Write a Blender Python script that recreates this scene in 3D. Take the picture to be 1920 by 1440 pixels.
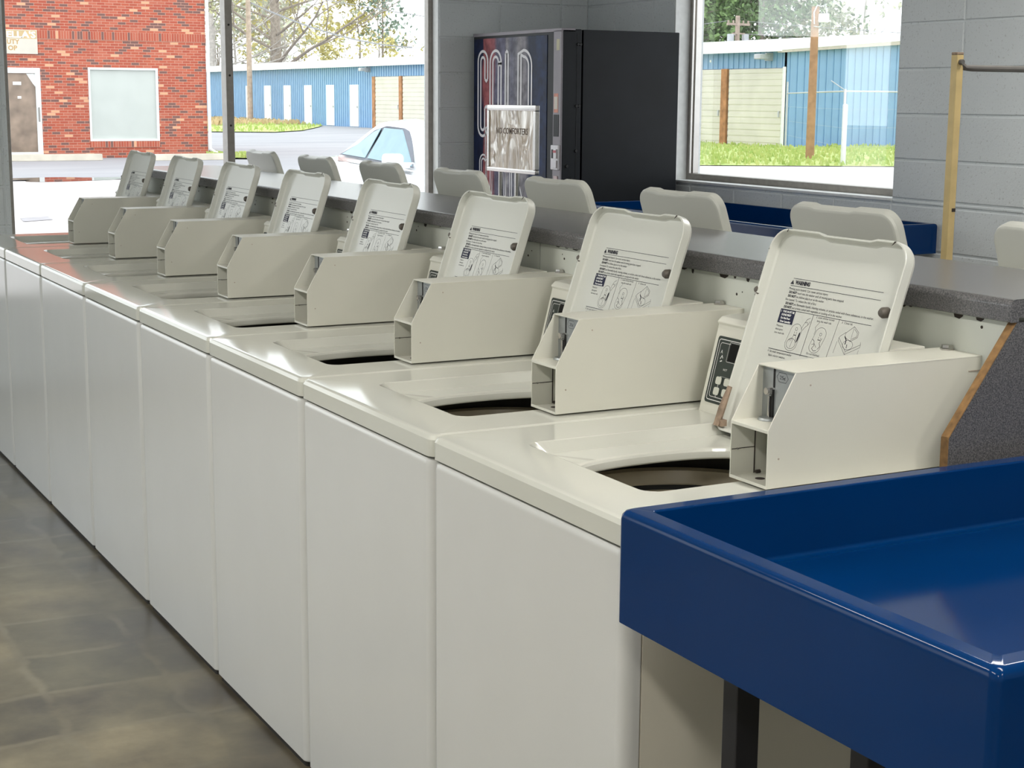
import bpy, bmesh, math, random
from mathutils import Vector, Matrix
PI = math.pi
SC = bpy.context.scene
for o in list(bpy.data.objects):
    bpy.data.objects.remove(o)
COL = SC.collection

# ------------------------------------------------------------------ camera
R_ = Vector((0.88204, -0.47112, 0.00719)); 
yaw, pitch, roll = 0.49173, -0.17757, 0.00732
fwd = Vector((math.sin(yaw)*math.cos(pitch), math.cos(yaw)*math.cos(pitch), math.sin(pitch)))
rgt = Vector((math.cos(yaw), -math.sin(yaw), 0)); upv = rgt.cross(fwd)
r2 = rgt*math.cos(roll) + upv*math.sin(roll); u2 = -rgt*math.sin(roll) + upv*math.cos(roll)
cam_d = bpy.data.cameras.new('camera'); cam = bpy.data.objects.new('camera', cam_d); COL.objects.link(cam)
M = Matrix((r2, u2, -fwd)).transposed().to_4x4(); M.translation = Vector((-1.19306, -1.87386, 1.49632))
cam.matrix_world = M
cam_d.sensor_width = 36.0; cam_d.lens = 2981.35*36/1920; cam_d.clip_end = 600
SC.camera = cam

# ------------------------------------------------------------------ world + exposure
SC.view_settings.view_transform = 'Standard'; SC.view_settings.look = 'None'
SC.view_settings.exposure = 0.0; SC.view_settings.gamma = 1.0; SC.view_settings.use_curve_mapping = False
W = bpy.data.worlds.new('overcast_sky'); SC.world = W; W.use_nodes = True
bg = W.node_tree.nodes['Background']; bg.inputs[0].default_value = (0.93, 0.97, 1.0, 1); bg.inputs[1].default_value = 2.6
FILL_LAMP = 32.5      # emission strength of the added, unseen ceiling fill lights

# ------------------------------------------------------------------ materials
def nt_mat(name):
    m = bpy.data.materials.new(name); m.use_nodes = True
    nt = m.node_tree; b = nt.nodes['Principled BSDF']
    return m, nt, b
def N(nt, typ, **kw):
    n = nt.nodes.new(typ)
    for k, v in kw.items():
        if k.startswith('i_'): n.inputs[int(k[2:])].default_value = v
        else: setattr(n, k, v)
    return n
def mat(name, col, rough=0.5, metal=0.0, var=0.06, scale=8.0, bump=0.0, bscale=200.0, coat=0.0, spec=0.5):
    """procedural paint / plastic / metal: noise-varied colour and optional fine bump"""
    m, nt, b = nt_mat(name)
    tc = N(nt, 'ShaderNodeTexCoord'); no = N(nt, 'ShaderNodeTexNoise')
    no.inputs['Scale'].default_value = scale; no.inputs['Detail'].default_value = 4
    nt.links.new(tc.outputs['Object'], no.inputs['Vector'])
    rp = N(nt, 'ShaderNodeValToRGB')
    rp.color_ramp.elements[0].position = .3; rp.color_ramp.elements[1].position = .7
    rp.color_ramp.elements[0].color = (*[c*(1-var) for c in col], 1); rp.color_ramp.elements[1].color = (*[min(1, c*(1+var)) for c in col], 1)
    nt.links.new(no.outputs['Fac'], rp.inputs[0]); nt.links.new(rp.outputs[0], b.inputs['Base Color'])
    b.inputs['Roughness'].default_value = rough; b.inputs['Metallic'].default_value = metal
    b.inputs['Specular IOR Level'].default_value = spec; b.inputs['Coat Weight'].default_value = coat; b.inputs['Coat Roughness'].default_value = .08
    if bump:
        n2 = N(nt, 'ShaderNodeTexNoise'); n2.inputs['Scale'].default_value = bscale; n2.inputs['Detail'].default_value = 2
        nt.links.new(tc.outputs['Object'], n2.inputs['Vector'])
        bp = N(nt, 'ShaderNodeBump'); bp.inputs['Strength'].default_value = bump; bp.inputs['Distance'].default_value = .002
        nt.links.new(n2.outputs['Fac'], bp.inputs['Height']); nt.links.new(bp.outputs[0], b.inputs['Normal'])
    return m
def emit(name, col, s):
    m, nt, b = nt_mat(name)
    b.inputs['Base Color'].default_value = (*col, 1); b.inputs['Emission Color'].default_value = (*col, 1); b.inputs['Emission Strength'].default_value = s
    return m
def glass(name, tint=(1, 1, 1), refl=1.0):
    m, nt, b = nt_mat(name)
    out = nt.nodes['Material Output']; tr = N(nt, 'ShaderNodeBsdfTransparent'); gl = N(nt, 'ShaderNodeBsdfGlossy')
    tr.inputs[0].default_value = (*tint, 1); gl.inputs['Roughness'].default_value = .01
    fr = N(nt, 'ShaderNodeFresnel'); fr.inputs[0].default_value = 1.45
    mu = N(nt, 'ShaderNodeMath', operation='MULTIPLY'); mu.inputs[1].default_value = refl
    nt.links.new(fr.outputs[0], mu.inputs[0])
    mx = N(nt, 'ShaderNodeMixShader'); nt.links.new(mu.outputs[0], mx.inputs[0]); nt.links.new(tr.outputs[0], mx.inputs[1]); nt.links.new(gl.outputs[0], mx.inputs[2])
    nt.links.new(mx.outputs[0], out.inputs[0]); return m

MT = {}
MT['enamel'] = mat('washer_enamel', (.63, .63, .565), .09, var=.02, scale=3, bump=.012, bscale=40, spec=.5)
MT['lid_paint'] = mat('lid_enamel', (.63, .635, .58), .3, var=.02, scale=3, bump=.03, bscale=90)
MT['enamel_front'] = mat('washer_front_enamel', (.65, .65, .625), .22, var=.02, scale=3, bump=.04, bscale=25, spec=.5)
MT['enamel_side'] = mat('washer_side_enamel', (.70, .66, .55), .35, var=.02, scale=3)
MT['box_paint'] = mat('coin_box_paint', (.65, .64, .56), .38, var=.025, scale=5, bump=.04, bscale=300)
MT['console_plastic'] = mat('console_plastic', (.70, .69, .61), .4, var=.02)
MT['black'] = mat('black_rubber_and_shade', (.012, .012, .012), .6)
MT['dark'] = mat('dark_gap', (.02, .018, .015), .8)
MT['basket'] = mat('basket_enamel', (.62, .56, .44), .35, var=.04)
MT['ink'] = mat('printed_ink', (.035, .035, .045), .6, spec=.2)
MT['navy_ink'] = mat('navy_ink', (.02, .022, .05), .6, spec=.2)
MT['white_ink'] = mat('white_ink', (.8, .8, .78), .6)
MT['panel_green'] = mat('control_panel_film', (.022, .034, .03), .35, var=.15)
MT['display'] = mat('display_window', (.003, .003, .004), .3, spec=.15)
MT['button'] = mat('button_plastic', (.62, .63, .55), .4)
MT['steel_plate'] = mat('coin_plate_steel', (.36, .38, .38), .42, .55, var=.06, scale=20)
MT['chrome'] = mat('chrome', (.52, .50, .48), .18, 1.0, var=.05)
MT['rust'] = mat('rusty_steel', (.30, .22, .16), .6, .3, var=.4, scale=60)
MT['chip'] = mat('bare_chip', (.035, .025, .02), .8)
MT['bumper'] = mat('bumper_rubber', (.10, .085, .07), .55, var=.2, scale=90)
MT['bumper_pale'] = mat('bumper_rubber_pale', (.42, .35, .29), .55, var=.2, scale=90)
MT['laminate'] = None
MT['wood_edge'] = mat('chipboard_edge', (.23, .125, .045), .7, var=.35, scale=60, bump=.3)
MT['board_white'] = mat('painted_board', (.62, .64, .58), .55, var=.06, scale=6, bump=.1, bscale=60)
MT['blue'] = mat('blue_enamel_tray', (.0004, .027, .115), .11, var=.10, scale=2, spec=.22)
MT['leg_black'] = mat('black_steel_leg', (.010, .010, .013), .45, .1)
MT['alu'] = mat('anodised_aluminium', (.30, .28, .26), .42, .75, var=.1, scale=30)
MT['alu_grey'] = mat('grey_window_frame', (.34, .32, .29), .5, .35, var=.1, scale=30)
MT['white_trim'] = mat('white_painted_trim', (.78, .79, .78), .5, var=.05, scale=30, bump=.15, bscale=80)
MT['pole_tan'] = mat('tan_square_tube', (.62, .47, .22), .4, .15, var=.08, scale=20)
MT['rod_grey'] = mat('grey_hanging_rod', (.16, .15, .14), .4, .5)
MT['vend_black'] = mat('vending_black', (.005, .0065, .009), .5, var=.3, scale=5, bump=.05, bscale=100, spec=.25)
MT['vend_silver'] = mat('vending_silver', (.24, .22, .24), .5, .3, var=.08)
MT['sign_paper'] = None
MT['ceiling'] = mat('ceiling_tile', (.70, .70, .68), .8, var=.04, bump=.2, bscale=50)
MT['fill_lamp'] = emit('fill_lamp_diffuser', (1.0, .975, .92), FILL_LAMP)
MT['fill_lamp_body'] = mat('fill_lamp_housing', (.7, .7, .7), .5)
MT['glass'] = glass('window_glass', (.985, .995, .99), .22)
MT['car_white'] = mat('car_white_paint', (.86, .88, .90), .15, coat=1, var=.01)
MT['car_glass'] = mat('car_window_glass', (.24, .36, .41), .08, var=.05, spec=.05)
MT['car_trim'] = mat('car_dark_trim', (.17, .18, .21), .6, spec=.1)
MT['asphalt'] = None
MT['siding_blue'] = mat('blue_steel_siding', (.22, .38, .58), .45, var=.05, scale=2)
MT['door_white'] = mat('white_steel_door', (.78, .79, .78), .5, var=.05, scale=3)
MT['roof_white'] = mat('white_steel_roof', (.85, .86, .87), .4, var=.03)
MT['garage'] = mat('garage_door_cream', (.66, .63, .54), .5, var=.06, scale=1.5)
MT['timber'] = mat('timber_post', (.42, .20, .09), .8, var=.3, scale=4, bump=.4, bscale=30)
MT['pole_wood'] = mat('utility_pole_wood', (.38, .22, .12), .85, var=.2, scale=5, bump=.4, bscale=20)
MT['pole_pale'] = mat('weathered_pole_wood', (.42, .33, .27), .85, var=.2, scale=5, bump=.4, bscale=20)
MT['galv'] = mat('galvanised_steel', (.52, .53, .55), .5, .4, var=.1)
MT['curb'] = mat('concrete_curb', (.55, .50, .42), .9, var=.15, scale=3, bump=.4, bscale=20)
MT['bark'] = mat('bark', (.33, .28, .23), .95, var=.25, scale=4)
MT['bark_pale'] = mat('pale_bark', (.50, .46, .42), .95, var=.2, scale=4)
for nm, c in (('leaf_pine', (.13, .20, .08)), ('leaf_green', (.20, .31, .11)), ('leaf_yellow', (.56, .50, .20)), ('leaf_olive', (.38, .37, .20)), ('leaf_pale', (.50, .52, .38)), ('leaf_blue', (.26, .34, .27))):
    MT[nm] = mat(nm, c, .8, var=.3, scale=.8)
MT['wire'] = mat('power_wire', (.25, .25, .26), .7)

def laminate():
    m, nt, b = nt_mat('grey_speckled_laminate')
    tc = N(nt, 'ShaderNodeTexCoord'); no = N(nt, 'ShaderNodeTexNoise'); no.inputs['Scale'].default_value = 420; no.inputs['Detail'].default_value = 3
    nt.links.new(tc.outputs['Object'], no.inputs['Vector'])
    rp = N(nt, 'ShaderNodeValToRGB'); e = rp.color_ramp.elements
    e[0].position = .35; e[0].color = (.060, .060, .064, 1); e[1].position = .68; e[1].color = (.18, .172, .172, 1)
    nt.links.new(no.outputs['Fac'], rp.inputs[0]); nt.links.new(rp.outputs[0], b.inputs['Base Color'])
    b.inputs['Roughness'].default_value = .24; b.inputs['Specular IOR Level'].default_value = .75
    return m
MT['laminate'] = laminate()

def floor_mat():
    m, nt, b = nt_mat('stained_concrete_floor'); L = nt.links.new
    tc = N(nt, 'ShaderNodeTexCoord')
    # ghost lines of lifted 30 cm tiles, wobbling
    wob = N(nt, 'ShaderNodeTexNoise'); wob.inputs['Scale'].default_value = 5; wob.inputs['Detail'].default_value = 3
    L(tc.outputs['Object'], wob.inputs['Vector'])
    vs = N(nt, 'ShaderNodeVectorMath', operation='SCALE'); vs.inputs['Scale'].default_value = .085
    L(wob.outputs['Color'], vs.inputs[0])
    ad = N(nt, 'ShaderNodeVectorMath', operation='ADD'); L(tc.outputs['Object'], ad.inputs[0]); L(vs.outputs[0], ad.inputs[1])
    of = N(nt, 'ShaderNodeVectorMath', operation='ADD'); of.inputs[1].default_value = (.075, -.025, 0); L(ad.outputs[0], of.inputs[0])
    br = N(nt, 'ShaderNodeTexBrick'); br.offset = 0.0
    br.inputs['Scale'].default_value = 1.0; br.inputs['Brick Width'].default_value = .31; br.inputs['Row Height'].default_value = .2965
    br.inputs['Mortar Size'].default_value = .020; br.inputs['Mortar Smooth'].default_value = .9; br.inputs['Bias'].default_value = 0
    br.inputs['Color1'].default_value = (0, 0, 0, 1); br.inputs['Color2'].default_value = (1, 1, 1, 1); br.inputs['Mortar'].default_value = (.5, .5, .5, 1)
    L(of.outputs[0], br.inputs['Vector'])
    n1 = N(nt, 'ShaderNodeTexNoise'); n1.inputs['Scale'].default_value = 2.3; n1.inputs['Detail'].default_value = 8; n1.inputs['Roughness'].default_value = .62
    L(tc.outputs['Object'], n1.inputs['Vector'])
    r1 = N(nt, 'ShaderNodeValToRGB'); e = r1.color_ramp.elements
    e[0].position = .33; e[0].color = (.085, .066, .042, 1); e[1].position = .68; e[1].color = (.34, .295, .20, 1)
    x = r1.color_ramp.elements.new(.5); x.color = (.20, .172, .115, 1)
    L(n1.outputs['Fac'], r1.inputs[0])
    # each tile ghost slightly its own tone
    tl = N(nt, 'ShaderNodeMix', data_type='RGBA', blend_type='MULTIPLY'); tl.inputs[0].default_value = 1
    tr = N(nt, 'ShaderNodeValToRGB'); tr.color_ramp.elements[0].color = (.66, .68, .68, 1); tr.color_ramp.elements[1].color = (1.12, 1.09, 1.02, 1)
    L(br.outputs['Color'], tr.inputs[0]); L(r1.outputs[0], tl.inputs[6]); L(tr.outputs[0], tl.inputs[7])
    # lines, broken up by noise
    n2 = N(nt, 'ShaderNodeTexNoise'); n2.inputs['Scale'].default_value = 3.7; n2.inputs['Detail'].default_value = 4
    L(tc.outputs['Object'], n2.inputs['Vector'])
    r2_ = N(nt, 'ShaderNodeValToRGB'); r2_.color_ramp.elements[0].position = .35; r2_.color_ramp.elements[1].position = .65
    L(n2.outputs['Fac'], r2_.inputs[0])
    mu = N(nt, 'ShaderNodeMath', operation='MULTIPLY'); L(br.outputs['Fac'], mu.inputs[0]); L(r2_.outputs[0], mu.inputs[1])
    mu2 = N(nt, 'ShaderNodeMath', operation='MULTIPLY'); mu2.inputs[1].default_value = .42; L(mu.outputs[0], mu2.inputs[0])
    mx = N(nt, 'ShaderNodeMix', data_type='RGBA'); mx.inputs[7].default_value = (.33, .29, .20, 1)
    L(mu2.outputs[0], mx.inputs[0]); L(tl.outputs[2], mx.inputs[6])
    # blotchy darkening towards the foot of the washers
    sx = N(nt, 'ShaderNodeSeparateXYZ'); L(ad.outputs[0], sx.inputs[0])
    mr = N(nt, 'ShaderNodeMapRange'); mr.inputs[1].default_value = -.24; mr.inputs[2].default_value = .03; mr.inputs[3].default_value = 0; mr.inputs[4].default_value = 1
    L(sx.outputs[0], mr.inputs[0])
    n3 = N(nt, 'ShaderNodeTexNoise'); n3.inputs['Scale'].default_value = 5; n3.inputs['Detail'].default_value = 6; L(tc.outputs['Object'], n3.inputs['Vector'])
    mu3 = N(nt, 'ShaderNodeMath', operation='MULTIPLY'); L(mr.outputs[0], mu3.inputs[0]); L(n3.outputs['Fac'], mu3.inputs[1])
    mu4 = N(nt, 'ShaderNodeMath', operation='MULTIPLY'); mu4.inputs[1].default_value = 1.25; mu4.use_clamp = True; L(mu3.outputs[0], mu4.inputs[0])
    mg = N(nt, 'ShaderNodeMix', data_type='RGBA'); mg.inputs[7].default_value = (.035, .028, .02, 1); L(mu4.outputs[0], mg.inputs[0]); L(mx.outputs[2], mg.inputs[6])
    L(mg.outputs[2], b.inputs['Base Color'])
    rr = N(nt, 'ShaderNodeMapRange'); rr.inputs[3].default_value = .22; rr.inputs[4].default_value = .5; L(n1.outputs['Fac'], rr.inputs[0]); L(rr.outputs[0], b.inputs['Roughness'])
    bp = N(nt, 'ShaderNodeBump'); bp.inputs['Strength'].default_value = .15; bp.inputs['Distance'].default_value = .004
    L(n1.outputs['Fac'], bp.inputs['Height']); L(bp.outputs[0], b.inputs['Normal'])
    return m
MT['floor'] = floor_mat()

def block_mat():
    m, nt, b = nt_mat('painted_concrete_block'); L = nt.links.new
    tc = N(nt, 'ShaderNodeTexCoord')
    n1 = N(nt, 'ShaderNodeTexNoise'); n1.inputs['Scale'].default_value = 2; n1.inputs['Detail'].default_value = 5; L(tc.outputs['Object'], n1.inputs['Vector'])
    r1 = N(nt, 'ShaderNodeValToRGB'); r1.color_ramp.elements[0].position = .3; r1.color_ramp.elements[1].position = .7
    r1.color_ramp.elements[0].color = (.63, .665, .68, 1); r1.color_ramp.elements[1].color = (.70, .735, .75, 1); L(n1.outputs['Fac'], r1.inputs[0])
    v = N(nt, 'ShaderNodeTexNoise'); v.inputs['Scale'].default_value = 95; v.inputs['Detail'].default_value = 3; v.inputs['Roughness'].default_value = .7; L(tc.outputs['Object'], v.inputs['Vector'])
    rv = N(nt, 'ShaderNodeValToRGB'); rv.color_ramp.elements[0].position = .30; rv.color_ramp.elements[1].position = .40
    L(v.outputs['Fac'], rv.inputs[0])
    mx = N(nt, 'ShaderNodeMix', data_type='RGBA'); mx.inputs[6].default_value = (.46, .48, .48, 1); L(rv.outputs[0], mx.inputs[0]); L(r1.outputs[0], mx.inputs[7])
    L(mx.outputs[2], b.inputs['Base Color']); b.inputs['Roughness'].default_value = .7
    bp = N(nt, 'ShaderNodeBump'); bp.inputs['Strength'].default_value = .5; bp.inputs['Distance'].default_value = .004
    L(v.outputs['Fac'], bp.inputs['Height']); L(bp.outputs[0], b.inputs['Normal'])
    return m
MT['block'] = block_mat()

def brick_mat(name, bw, rh, off):
    m, nt, b = nt_mat(name); L = nt.links.new
    tc = N(nt, 'ShaderNodeTexCoord'); mp = N(nt, 'ShaderNodeMapping'); mp.inputs['Rotation'].default_value = (PI/2, 0, 0)
    L(tc.outputs['Object'], mp.inputs['Vector'])
    br = N(nt, 'ShaderNodeTexBrick'); br.offset = off
    for k, v in (('Scale', 1), ('Brick Width', bw), ('Row Height', rh), ('Mortar Size', .0055), ('Mortar Smooth', .2), ('Bias', 0)): br.inputs[k].default_value = v
    br.inputs['Color1'].default_value = (0, 0, 0, 1); br.inputs['Color2'].default_value = (1, 1, 1, 1); br.inputs['Mortar'].default_value = (.5, .5, .5, 1)
    L(mp.outputs[0], br.inputs['Vector'])
    rp = N(nt, 'ShaderNodeValToRGB'); rp.color_ramp.interpolation = 'CONSTANT'; e = rp.color_ramp.elements
    e[0].position = 0; e[0].color = (.19, .095, .08, 1); e[1].position = .19; e[1].color = (.40, .085, .05, 1)
    for ps, c in ((.35, (.44, .10, .055)), (.55, (.40, .09, .052)), (.75, (.46, .125, .075)), (.945, (.68, .36, .21))):
        x = e.new(ps); x.color = (*c, 1)
    L(br.outputs['Color'], rp.inputs[0])
    mx = N(nt, 'ShaderNodeMix', data_type='RGBA'); mx.inputs[7].default_value = (.54, .30, .22, 1); L(br.outputs['Fac'], mx.inputs[0]); L(rp.outputs[0], mx.inputs[6])
    n1 = N(nt, 'ShaderNodeTexNoise'); n1.inputs['Scale'].default_value = 1.1; n1.inputs['Detail'].default_value = 5; L(tc.outputs['Object'], n1.inputs['Vector'])
    r1 = N(nt, 'ShaderNodeValToRGB'); r1.color_ramp.elements[0].color = (.85, .85, .88, 1); r1.color_ramp.elements[1].color = (1.1, 1.1, 1.1, 1); L(n1.outputs['Fac'], r1.inputs[0])
    m2 = N(nt, 'ShaderNodeMix', data_type='RGBA', blend_type='MULTIPLY'); m2.inputs[0].default_value = 1; L(mx.outputs[2], m2.inputs[6]); L(r1.outputs[0], m2.inputs[7])
    L(m2.outputs[2], b.inputs['Base Color']); b.inputs['Roughness'].default_value = .85
    return m
MT['brick'] = brick_mat('red_brick_mixed', .205, .0665, .5)
MT['soldier'] = brick_mat('soldier_course_brick', .0665, .205, 0)

def ground_mat(name, c0, c1, scale, rough=.9, det=8, stretch=(1, 1, 1)):
    m, nt, b = nt_mat(name); L = nt.links.new
    tc = N(nt, 'ShaderNodeTexCoord'); mp = N(nt, 'ShaderNodeMapping'); mp.inputs['Scale'].default_value = stretch; L(tc.outputs['Object'], mp.inputs[0])
    n1 = N(nt, 'ShaderNodeTexNoise'); n1.inputs['Scale'].default_value = scale; n1.inputs['Detail'].default_value = det; n1.inputs['Roughness'].default_value = .65; L(mp.outputs[0], n1.inputs['Vector'])
    r1 = N(nt, 'ShaderNodeValToRGB'); r1.color_ramp.elements[0].position = .32; r1.color_ramp.elements[1].position = .68
    r1.color_ramp.elements[0].color = (*c0, 1); r1.color_ramp.elements[1].color = (*c1, 1); L(n1.outputs['Fac'], r1.inputs[0]); L(r1.outputs[0], b.inputs['Base Color'])
    b.inputs['Roughness'].default_value = rough
    return m
MT['asphalt'] = ground_mat('worn_asphalt', (.28, .285, .31), (.38, .375, .395), .35, stretch=(.4, 1.2, 1))
MT['concrete'] = ground_mat('pale_concrete_apron', (.50, .465, .46), (.60, .56, .555), .5)
MT['grass'] = ground_mat('grass', (.30, .44, .10), (.54, .56, .22), 1.2)
MT['grass_dry'] = ground_mat('dry_grass', (.50, .40, .22), (.62, .50, .30), 1.5)
MT['puddle'] = mat('puddle_water', (.05, .045, .04), .02, var=.2, spec=1.0)
MT['patch'] = mat('asphalt_patch', (.30, .29, .31), .6, var=.3, scale=3)

# ------------------------------------------------------------------ mesh helpers
class MB:
    """collects shapes and links them as ONE mesh object"""
    def __init__(s): s.b = bmesh.new()
    def face(s, vs): return s.b.faces.new([v if isinstance(v, bmesh.types.BMVert) else s.b.verts.new(v) for v in vs])
    def box(s, x0, y0, z0, x1, y1, z1, bev=0.0, seg=2):
        t = bmesh.new()
        vs = [t.verts.new((x, y, z)) for z in (z0, z1) for y in (y0, y1) for x in (x0, x1)]
        for f in ((0, 2, 3, 1), (4, 5, 7, 6), (0, 1, 5, 4), (2, 6, 7, 3), (1, 3, 7, 5), (0, 4, 6, 2)): t.faces.new([vs[i] for i in f])
        if bev: bmesh.ops.bevel(t, geom=list(t.edges), offset=bev, segments=seg, profile=.5, affect='EDGES', clamp_overlap=True)
        s.merge(t); return s
    def merge(s, t, mx=None):
        mp = {}
        for v in t.verts: mp[v] = s.b.verts.new(mx @ v.co if mx else v.co)
        for f in t.faces:
            try: s.b.faces.new([mp[v] for v in f.verts])
            except ValueError: pass
        t.free()
    def prism(s, poly, a, b, axis='y', bev=0.0, seg=2):
        """poly of 2D points extruded from a to b along axis; 2D = the other two axes in x,y,z order"""
        def P(u, v, w): return {'x': (w, u, v), 'y': (u, w, v), 'z': (u, v, w)}[axis]
        t = bmesh.new()
        A = [t.verts.new(P(u, v, a)) for u, v in poly]; B = [t.verts.new(P(u, v, b)) for u, v in poly]
        t.faces.new(A); t.faces.new(B[::-1]); n = len(poly)
        for i in range(n): t.faces.new((A[i], B[i], B[(i+1) % n], A[(i+1) % n]))
        bmesh.ops.recalc_face_normals(t, faces=list(t.faces))
        if bev: bmesh.ops.bevel(t, geom=[e for e in t.edges if e.calc_face_angle(0) > .3], offset=bev, segments=seg, profile=.5, affect='EDGES', clamp_overlap=True)
        s.merge(t); return s
    def tube(s, pts, r, n=8, caps=True):
        pts = [Vector(p) for p in pts]; rs = r if isinstance(r, (list, tuple)) else [r]*len(pts)
        rings = []; pn = None
        for i, p in enumerate(pts):
            d = (pts[min(i+1, len(pts)-1)] - pts[max(i-1, 0)]).normalized()
            if pn is None:
                a = Vector((0, 0, 1)) if abs(d.z) < .9 else Vector((1, 0, 0)); pn = d.cross(a).normalized()
            else:
                pn = (pn - d*pn.dot(d)).normalized()
            q = d.cross(pn)
            rings.append([s.b.verts.new(p + (pn*math.cos(2*PI*k/n) + q*math.sin(2*PI*k/n))*rs[i]) for k in range(n)])
        for a, b in zip(rings, rings[1:]):
            for k in range(n): s.b.faces.new((a[k], a[(k+1) % n], b[(k+1) % n], b[k]))
        if caps: s.b.faces.new(rings[0][::-1]); s.b.faces.new(rings[-1])
        return s
    def lathe(s, c, prof, n=48, axis='z'):
        rings = []
        for r, h in prof:
            ring = []
            for k in range(n):
                a = 2*PI*k/n; u, v = r*math.cos(a), r*math.sin(a)
                ring.append(s.b.verts.new({'z': (c[0]+u, c[1]+v, c[2]+h), 'x': (c[0]+h, c[1]+u, c[2]+v), 'y': (c[0]+u, c[1]+h, c[2]+v)}[axis]))
            rings.append(ring)
        for a, b in zip(rings, rings[1:]):
            for k in range(n): s.b.faces.new((a[k], a[(k+1) % n], b[(k+1) % n], b[k]))
        return s
    def disc(s, c, r, h, axis='x', n=16, bev=0):
        return s.lathe(c, [(1e-4, 0), (r, 0), (r, h*.7), (r*.85, h), (1e-4, h)], n, axis)
    def rings(s, rings, closed=True, cap0=False, cap1=False):
        R = [[s.b.verts.new(p) for p in r] for r in rings]; n = len(R[0])
        for a, b in zip(R, R[1:]):
            for k in range(n if closed else n-1): s.b.faces.new((a[k], a[(k+1) % n], b[(k+1) % n], b[k]))
        if cap0: s.b.faces.new(R[0][::-1])
        if cap1: s.b.faces.new(R[-1])
        return s
    def build(s, name, m, parent=None, smooth=True, angle=35, recalc=True, loc=None, rotz=None):
        if recalc: bmesh.ops.recalc_face_normals(s.b, faces=list(s.b.faces))
        me = bpy.data.meshes.new(name); s.b.to_mesh(me); s.b.free()
        for mm in (m if isinstance(m, list) else [m]): me.materials.append(mm)
        if smooth:
            me.shade_smooth() if hasattr(me, 'shade_smooth') else None
            me.set_sharp_from_angle(angle=math.radians(angle))
        o = bpy.data.objects.new(name, me); COL.objects.link(o)
        if smooth: md = o.modifiers.new('weighted_normals', 'WEIGHTED_NORMAL'); md.keep_sharp = True; md.weight = 100
        if parent: o.parent = parent
        if loc: o.location = loc
        if rotz is not None: o.rotation_euler[2] = rotz
        return o
def tag(o, label=None, cat=None, group=None, kind=None):
    for k, v in (('label', label), ('category', cat), ('group', group), ('kind', kind)):
        if v: o[k] = v
    return o
def thing(name, label, cat, loc=(0, 0, 0), rotz=0, group=None):
    o = bpy.data.objects.new(name, None); COL.objects.link(o); o.location = loc; o.rotation_euler = (0, 0, rotz); o.empty_display_size = .1
    return tag(o, label, cat, group)
def copy_tree(o, parent=None):
    c = o.copy(); COL.objects.link(c)
    if parent: c.parent = parent
    for ch in list(o.children): copy_tree(ch, c)
    return c
def structure(o): o['kind'] = 'structure'; return o

_tc = {}
def text_bm(txt, size, align='LEFT', bold=0.0, xs=1.0):
    """text as flat triangles in the XY plane (x right, y up)"""
    cu = bpy.data.curves.new('t', 'FONT'); cu.body = txt; cu.size = size; cu.align_x = align; cu.resolution_u = 2; cu.offset = bold
    ob = bpy.data.objects.new('t', cu); COL.objects.link(ob)
    dg = bpy.context.evaluated_depsgraph_get(); dg.update()
    me = bpy.data.meshes.new_from_object(ob.evaluated_get(dg))
    bpy.data.objects.remove(ob); bpy.data.curves.remove(cu)
    t = bmesh.new(); t.from_mesh(me); bpy.data.meshes.remove(me)
    if xs != 1.0:
        for v in t.verts: v.co.x *= xs
    return t
def text_width(t): return max((v.co.x for v in t.verts), default=0) - min((v.co.x for v in t.verts), default=0)
class Print(MB):
    """flat print laid on a plane: origin O, right axis U, up axis V (lifted off by caller)"""
    def __init__(s, O, U, V):
        super().__init__(); s.O, s.U, s.V = Vector(O), Vector(U).normalized(), Vector(V).normalized()
        s.M = Matrix((s.U, s.V, s.U.cross(s.V))).transposed().to_4x4(); s.M.translation = s.O
    def P(s, u, v): return s.O + s.U*u + s.V*v
    def text(s, u, v, txt, h, width=None, bold=0.0):
        t = text_bm(txt, h, bold=bold); xs = 1
        if width:
            w = text_width(t); xs = width/w if w else 1
        s.merge(t, s.M @ Matrix.Translation((u, v, 0)) @ Matrix.Diagonal((xs, 1, 1, 1)))
        return s
    def line(s, pts, w, closed=False):
        """mitred strip of width w along a polyline"""
        P_ = []
        for a, b in pts:
            v = Vector((a, b))
            if not P_ or (v-P_[-1]).length > 1e-6: P_.append(v)
        if closed and (P_[0]-P_[-1]).length < 1e-6: P_.pop()
        n = len(P_)
        if n < 2: return s
        A, B = [], []
        for i in range(n):
            p, q = (P_[i-1] if (i or closed) else None), (P_[(i+1) % n] if (i < n-1 or closed) else None)
            d1 = (P_[i]-p).normalized() if p is not None else None; d2 = (q-P_[i]).normalized() if q is not None else None
            d1 = d1 or d2; d2 = d2 or d1
            n1, n2 = Vector((-d1.y, d1.x)), Vector((-d2.y, d2.x)); m = n1+n2
            m = n1 if m.length < 1e-6 else m.normalized(); k = min(2.0, 1/max(.3, m.dot(n1)))
            A.append(s.b.verts.new(s.P(*(P_[i]-m*w/2*k)))); B.append(s.b.verts.new(s.P(*(P_[i]+m*w/2*k))))
        for i in range(n if closed else n-1):
            j = (i+1) % n; s.b.faces.new((A[i], A[j], B[j], B[i]))
        return s
    def poly(s, pts): s.face([s.P(u, v) for u, v in pts]); return s
    def rect(s, u0, v0, u1, v1): return s.poly([(u0, v0), (u1, v0), (u1, v1), (u0, v1)])
def arc(cx, cy, rx, ry, a0, a1, n=14): return [(cx + rx*math.cos(math.radians(a0+(a1-a0)*i/n)), cy + ry*math.sin(math.radians(a0+(a1-a0)*i/n))) for i in range(n+1)]
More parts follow.
